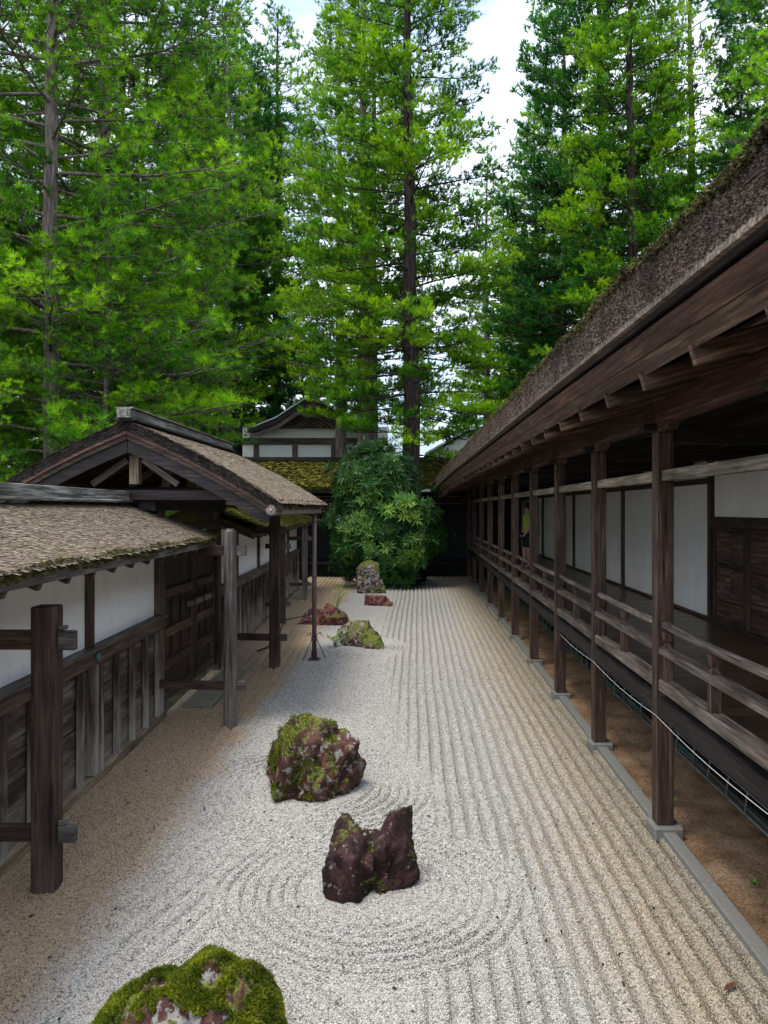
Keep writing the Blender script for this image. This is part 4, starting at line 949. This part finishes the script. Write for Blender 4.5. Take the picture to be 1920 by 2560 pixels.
upb = rs.rand(NW) < .36
Pp = np.where(upb[:, None], d*rad[:, None]*np.array([1.45, 1.15, 1.35])+np.array([-.30, .25, 3.75]), d*rad[:, None]*np.array([1.85, 1.4, 2.05])+np.array([.05, 0, 1.9]))
rad = rad*np.where(upb & (d[:, 2] < -.3), .5, 1)
ok = Pp[:, 2] > .15; Pp = Pp[ok]; d = d[ok]; rad = rad[ok]
allQ = []; tt = []; cnt = 0; wm = []
for i in range(6): wm.append(tri_mesh('leaf_whorl', W[i], 'rhodo_leaf', np.full(len(W[i]), (.1, .25, .4, .5, .65, .8)[i])))
for p, dd, r_ in zip(Pp, d, rad):
    up = Vector(dd)*1.2+Vector((0, -.25, .3))+Vector(rs.normal(size=3))*.25; q = up.to_track_quat('Z', 'Y') @ Quaternion((0, 0, 1), rs.uniform(0, 6.28)); k = rs.randint(6)
    if dd[1] < -.45 and cnt < 290 and r_ > .93:
        k = rs.randint(0, 3) if p[2] > 3.5 or p[2] < .9 or abs(p[0]) > 1.35 else rs.randint(2, 6)
        o = link('leaf_whorl', wm[k], rh, p); o.rotation_mode = 'QUATERNION'; o.rotation_quaternion = q; s_ = rs.uniform(.9, 1.25); o.scale = (s_,)*3; cnt += 1
    else:
        M = np.array(q.to_matrix()); allQ.append(W[k] @ M.T*rs.uniform(.85, 1.2)+p); tt.append(np.full(len(W[k]), np.clip(rs.uniform(0, .35)+(.25 if 1.2 < p[2] < 3.2 and dd[1] < 0 and rs.rand() < .4 else 0), 0, 1)))
meta(link('foliage', tri_mesh('foliage', np.concatenate(allQ), 'rhodo_leaf', np.concatenate(tt)), rh), kind='stuff')
st = []
for k in range(26):
    an = rs.uniform(0, 6.28); r_ = rs.uniform(.4, 1.5); z = rs.uniform(1.2, 4.2); st.append(tube_geo([(rs.uniform(-.2,.2), rs.uniform(-.2,.2), 0), (math.cos(an)*r_*.4, math.sin(an)*r_*.3, z*.45), (math.cos(an)*r_, math.sin(an)*r_*.7, z)], [.05,.035,.012], 5))
v, f = merge(st); link('stems', mesh('stems', v, f, 'pine_bark_dark'), rh)

# ------------------------------------------------------------------ PINES
def tubes_np(paths, n):
    """paths: list of (pts (k,3), rad (k,)) -> V,F arrays"""
    Vs = []; Fs = []; base = 0; an = np.arange(n)*2*math.pi/n; ca, sa = np.cos(an), np.sin(an)
    for pts, rad in paths:
        k = len(pts); t = np.gradient(pts, axis=0); t /= np.linalg.norm(t, axis=1)[:, None]+1e-9
        ref = np.array([0, 0, 1.]) if abs(t[0, 2]) < .8 else np.array([1., 0, 0]); a = np.cross(t, ref); a /= np.linalg.norm(a, axis=1)[:, None]+1e-9; b = np.cross(t, a)
        V = pts[:, None]+(a[:, None]*ca[None, :, None]+b[:, None]*sa[None, :, None])*rad[:, None, None]; Vs.append(V.reshape(-1, 3))
        i = np.arange(k-1)[:, None]*n+base; j = np.arange(n)[None]; j2 = (j+1) % n
        Fs.append(np.stack([i+j, i+j2, i+n+j2, i+n+j], -1).reshape(-1, 4)); base += k*n
    return np.concatenate(Vs), np.concatenate(Fs)
def quad_mesh(name, V, F, m):
    me = bpy.data.meshes.new(name); me.vertices.add(len(V)); me.vertices.foreach_set('co', V.reshape(-1).astype(np.float32))
    n = len(F); me.loops.add(n*4); me.loops.foreach_set('vertex_index', F.reshape(-1).astype(np.int32)); me.polygons.add(n); me.polygons.foreach_set('loop_start', np.arange(0, n*4, 4, dtype=np.int32))
    me.materials.append(MATS[m]); me.update(); me.validate(); me.polygons.foreach_set('use_smooth', [True]*n); return me
def pine(seed, H, base, Rm, nl, r0, sec_sp, tsp, blades, bl, bw, mat, bark, droop=.18, top=.5, lean=0, dens=1.0, shape=.75, spread=1.15, along=.5, tv_=.09):
    rs = np.random.RandomState(seed); zt = np.linspace(-.2, H, 14); wx = np.cumsum(rs.normal(size=14))*.05; wy = np.cumsum(rs.normal(size=14))*.05
    tp = np.stack([wx+lean*zt, wy, zt], -1); tr = r0*(1-.93*(zt/H).clip(0, 1)**.9)+.01; tr[0] *= 1.3
    trunk = [(tp, tr)]; limbs = []; P = []; D = []; T = []
    def at(z): return np.array([np.interp(z, zt, tp[:, 0]), np.interp(z, zt, tp[:, 1]), z])
    for i in range(nl):
        t = (i+rs.rand())/nl; z = base+(H-base)*t**.92; pr = (1-t)**shape*(.62+.38*min(1, t/.25))+.05; Ls = Rm*pr*rs.uniform(.6, 1.12)
        if Ls < .25: Ls = .25
        az = i*2.399+rs.uniform(-.5, .5); h = np.array([math.cos(az), math.sin(az), 0]); el = rs.uniform(-.12, .15)+top*t*t
        sd = np.array([-h[1], h[0], 0]); k = 8; s = np.linspace(0, 1, k); bend = rs.uniform(-.18, .18)
        zz = el*s*Ls-droop*Ls*s**1.6*(1-t)+.14*Ls*s**4; pts = at(z)+h*(s*Ls)[:, None]+sd*(bend*Ls*s*s)[:, None]; pts[:, 2] += zz+np.cumsum(rs.normal(size=k))*.045*s; pts += sd*(np.cumsum(rs.normal(size=k))*.07*s)[:, None]
        rr_ = (.009*Ls+.012)*(1-.85*s); limbs.append((pts, rr_))
        m = max(3, int(Ls*.86/sec_sp)); side = 1; lt_ = rs.uniform(.0, .5)
        for j in range(m):
            s_ = .26+.74*(j+rs.rand()*.8)/m; side = -side; f = s_*(k-1); i0 = min(int(f), k-2); p0 = pts[i0]+(pts[i0+1]-pts[i0])*(f-i0); dl = pts[i0+1]-pts[i0]; dl /= np.linalg.norm(dl)
            l = min(1.5, (.50*Ls*(1-s_)+.32))*rs.uniform(.6, 1.2); an = side*rs.uniform(.6, 1.15); ca, sa = math.cos(an), math.sin(an)
            d2 = np.array([dl[0]*ca-dl[1]*sa, dl[0]*sa+dl[1]*ca, rs.uniform(-.15, .35)]); d2 /= np.linalg.norm(d2)
            q = np.linspace(0, 1, 4); sp_ = p0+d2*(q*l)[:, None]; sp_[:, 2] += q**2*l*rs.uniform(-.05, .28); sp_ += dl*(q**2*l*.25)[:, None]
            limbs.append((sp_, np.array([.011, .008, .006, .004])*(1+l*.4)))
            if rs.rand() < .10+.3*max(0, .22-s_)*4: continue       # bare twig
            nt_ = max(2, int(l/tsp*dens*rs.uniform(.7, 1.3))); u_ = rs.uniform(.28, 1.06, nt_); b = np.stack([np.interp(u_, q, sp_[:, c]) for c in range(3)], -1)
            off = rs.normal(size=(nt_, 3))*np.array([.09, .09, .035])*(.6+l*.6); off[:, 2] = np.abs(off[:, 2])*2.4-.02; b = b+off
            dd = d2*.55+np.array([0, 0, .75])+rs.normal(size=(nt_, 3))*.35; P.append(b); D.append(dd); T.append(np.clip(lt_+rs.uniform(.0, .5)+.25*(u_-.5)+rs.normal(size=nt_)*tv_, 0, 1))
        P.append(pts[-1:]+0); D.append((dl+np.array([0, 0, .4]))[None]); T.append(np.array([.6]))
    for k in range(12): P.append(at(H*rs.uniform(.97, 1.0))[None]); D.append(np.array([[rs.uniform(-.5,.5), rs.uniform(-.5,.5), 1]])); T.append(np.array([.5]))
    P = np.concatenate(P); D = np.concatenate(D); T = np.concatenate(T)
    V = tufts(P, D, blades, bl, bw, spread, seed, along)
    tv = np.repeat(T, blades)+rs.normal(size=len(V))*.06
    tm = quad_mesh('trunk', *tubes_np(trunk, 12), bark); lm = quad_mesh('limbs', *tubes_np(limbs, 4), bark)
    nm = tri_mesh('crown', V, mat, np.clip(tv, 0, 1)); print('pine', seed, 'tufts', len(P), 'tris', len(V), 'limb quads', len(lm.polygons))
    return tm, lm, nm
A = pine(1, 23, 2.2, 5.0, 135, .24, .22, .084, 22, .19, .0145, 'needles_near', 'pine_bark', droop=.12, shape=.45, dens=1.0, spread=1.4, along=.15, tv_=.16)
B = pine(2, 30, 4.7, 4.6, 165, .40, .22, .060, 10, .19, .031, 'needles_mid', 'pine_bark_dark', droop=.16, shape=.6, dens=1.15)
Cc = pine(3, 28, 6.8, 3.9, 105, .36, .23, .064, 10, .20, .032, 'needles_mid', 'pine_bark', droop=.05, shape=.5, dens=1.1)
Dd = pine(4, 25, 2.0, 5.0, 150, .33, .25, .062, 9, .22, .042, 'needles_dark', 'pine_bark_dark', droop=.10, shape=.45, dens=1.2)
def plant(T, x, y, rz, s, label, group='tall pines beyond the court', lean=(0, 0)):
    t = empty('pine_tree', (x, y, 0), rz, label, 'tree', group); t.scale = (s, s, s); t.rotation_euler = (lean[0], lean[1], rz)
    link('trunk', T[0], t); link('limbs', T[1], t); link('crown', T[2], t)
TREES = [
 (A, -8.1, 17.0, .0, 1.0, 'pine with pale grey trunk and coarse needle tufts nearest at far left'),
 (A, -8.6, 20.8, 2.4, 1.12, 'second thick trunked pine just right of and behind the nearest left pine'),
 (A, -9.3, 24.0, 4.1, .85, 'shorter bright pine whose boughs hang over the gate roof'),
 (A, -13.5, 20.0, 1.2, 1.0, 'bushy pine at the far left edge behind the plaster wall'),
 (B, -.08, 28.9, .4, 1.0, 'tall dark trunked pine rising right behind the star leaved shrub'),
 (Cc, -2.35, 33.0, 1.0, 1.05, 'tall pine with double trunk left of the central pine'),
 (Cc, -1.9, 33.9, 3.6, .92, 'slender curved pine touching the double trunked one'),
 (Cc, -3.7, 38.5, 5.0, 1.0, 'thin pine between the hall gable and the central trunks'),
 (Cc, -10.2, 40.5, 2.0, 1.0, 'broad pine standing in front of the hall, left of the gable'),
 (Dd, -11.0, 44.0, .5, 1.25, 'dark spruce-like pine reaching the top edge at the upper left middle'),
 (B, -14.0, 31.0, 4.4, .9, 'pine between the left edge group and the hall'),
 (B, 6.7, 44.0, 3.1, .86, 'lower pine right of the sky gap over the white gable'),
 (Cc, 4.3, 47.0, .7, .86, 'slim distant pine just right of the tall central one'),
 (B, 5.6, 50.0, 1.9, .80, 'half height pine filling the foot of the sky gap'),
 (A, -6.6, 16.2, 5.2, .42, 'young bright pine peeping over the gate roof'),
 (A, -9.0, 14.2, 1.9, .44, 'young bushy pine behind the bark roof at the left edge'),
 (A, -6.4, 20.2, .9, .50, 'young pine between the gate roof and the hall'),
 (A, -11.0, 17.5, 3.9, .62, 'medium pine left of the nearest grey trunk'),
 (Dd, 9.3, 38.0, .9, 1.3, 'dark pine with thin trunk right of the sky gap'),
 (B, 9.4, 32.5, 5.2, 1.0, 'leaning trunked pine above the middle of the corridor roof'),
 (Dd, 15.8, 33.0, 2.2, 1.15, 'dark pine at the right edge above the eave'),
 (A, 11.2, 21.5, 3.0, .85, 'bright pine bough tree at the upper right edge near the roof'),
 (Dd, 20.5, 40.0, 4.0, 1.3, 'dark pine behind the right edge trees'),
 (Cc, 8.0, 42.0, 2.5, 1.15, 'tall narrow pine edging the sky gap on its right side'),
 (Cc, 13.2, 36.0, 4.5, 1.1, 'pine between the leaning trunk and the right edge trees'),
 (B, -8.6, 46.0, 3.3, 1.1, 'dense pine rising behind the gabled hall'),
 (Dd, -12.5, 48.0, 3.0, 1.25, 'dark pine behind the slatted roof building'),
 (Dd, 8.6, 47.0, 1.5, .85, 'distant dark pine low beside the sky gap'),
]
for i, a in enumerate(TREES): plant(a[0], a[1], a[2], a[3], a[4], a[5])
bgT = [(-27,48),(-21,52),(-17,42),(-15,55),(-8,54),(-4.5,58),(0,60),(4,57),(9,60),(14,52),(19,50),(25,52),(-22,34),(31,48)]
labs = ['far background pine behind the left edge group', 'far background pine seen through the left crowns', 'far pine low behind the left wall pines', 'far pine left of the dark spruce-like one', 'far pine directly behind the gabled hall', 'far pine over the gable ridge', 'far pine between the central trunks', 'far low pine right of the central pine', 'far low pine at the foot of the sky gap', 'far pine behind the leaning trunk', 'far pine behind the right dark group', 'far pine at the right edge of the wood', 'background pine at left beyond the plaster wall', 'farthest right background pine']
rs = random.Random(4)
for i, (x, y) in enumerate(bgT):
    s = rs.uniform(.85, 1.1)
    if 2 < x < 12: s = .55
    if -9 < x < 2: s = .62
    plant((Dd, Cc)[i % 2], x, y, rs.uniform(0, 6), s, labs[i], 'distant pines filling the background')

# ------------------------------------------------------------------ PERSON on the veranda
def skin_obj(name, pts, edges, rad, m, parent, root=0, sub=2):
    me = bpy.data.meshes.new(name); me.from_pydata(pts, edges, []); o = bpy.data.objects.new(name, me); COL.objects.link(o)
    o.modifiers.new('s', 'SKIN'); me.skin_vertices
    for i, r in enumerate(rad):
        r = r if isinstance(r, tuple) else (r, r); me.skin_vertices[0].data[i].radius = r
        me.skin_vertices[0].data[i].use_root = (i == root)
    sm = o.modifiers.new('d', 'SUBSURF'); sm.levels = sub; sm.render_levels = sub
    dg = bpy.context.evaluated_depsgraph_get(); nm = bpy.data.meshes.new_from_object(o.evaluated_get(dg)); bpy.data.objects.remove(o)
    nm.materials.clear(); nm.materials.append(MATS[m]); nm.polygons.foreach_set('use_smooth', [True]*len(nm.polygons)); return link(name, nm, parent)
pe = empty('person', (2.93, 19.9, 1.20), R(100), 'person in yellow green shirt and dark shorts with shoulder bag on the veranda', 'person')
s = 1.0
pts = [(0,0,.92),(0,0,1.08),(0,.0,1.26),(0,0,1.38),(0,0,1.45),(0,.01,1.55),(0,.0,1.64),
       (-.17,0,1.34),(-.23,.02,1.08),(-.20,.14,.88),(-.18,.2,.82),(.17,0,1.34),(.24,0,1.08),(.20,.10,.86),(.18,.16,.80),
       (-.09,0,.86),(-.10,.02,.48),(-.10,-.01,.08),(-.10,.13,.03),(.09,0,.86),(.10,.06,.48),(.10,.04,.08),(.10,.18,.03)]
ed = [(0,1),(1,2),(2,3),(3,4),(4,5),(5,6),(3,7),(7,8),(8,9),(9,10),(3,11),(11,12),(12,13),(13,14),(0,15),(15,16),(16,17),(17,18),(0,19),(19,20),(20,21),(21,22)]
rd = [.135,.125,.14,.10,.052,.085,.075,.055,.042,.032,.035,.055,.042,.032,.035,.09,.06,.042,.038,.09,.06,.042,.038]
skin_obj('body', pts, ed, rd, 'skin', pe)
skin_obj('shirt', [(0,0,.93),(0,0,1.08),(0,0,1.26),(0,0,1.37),(-.18,0,1.34),(-.225,.015,1.14),(.18,0,1.34),(.23,0,1.14)], [(0,1),(1,2),(2,3),(3,4),(4,5),(3,6),(6,7)], [(.16,.15),(.15,.15),(.16,.14),(.10,.10),(.075,.075),(.068,.068),(.075,.075),(.068,.068)], 'shirt', pe)
skin_obj('shorts', [(0,0,.92),(-.09,0,.84),(-.10,.02,.50),(.09,0,.84),(.10,.05,.50)], [(0,1),(1,2),(0,3),(3,4)], [.15,.11,.09,.11,.09], 'shorts', pe)
V, F = tube_geo([(0,-.02,1.53),(0,-.02,1.58),(0,-.015,1.64),(0,0,1.70),(0,.01,1.725)], [.07,.095,.100,.07,.02], 14); link('hair', mesh('hair', V, F, 'hair', True), pe)
box('shoulder_bag', -.22, -.06, -.26, -.15, .88, 1.14, 'bag', pe, .02); beam('bag_strap', (-.14,-.155,1.14), (.10,-.13,1.37), .03, .01, 'bag', pe)
tube('nose', [(0,.09,1.56),(0,.115,1.545)], [.012,.016], 'skin', pe, 8)
print('objects', len(bpy.data.objects))
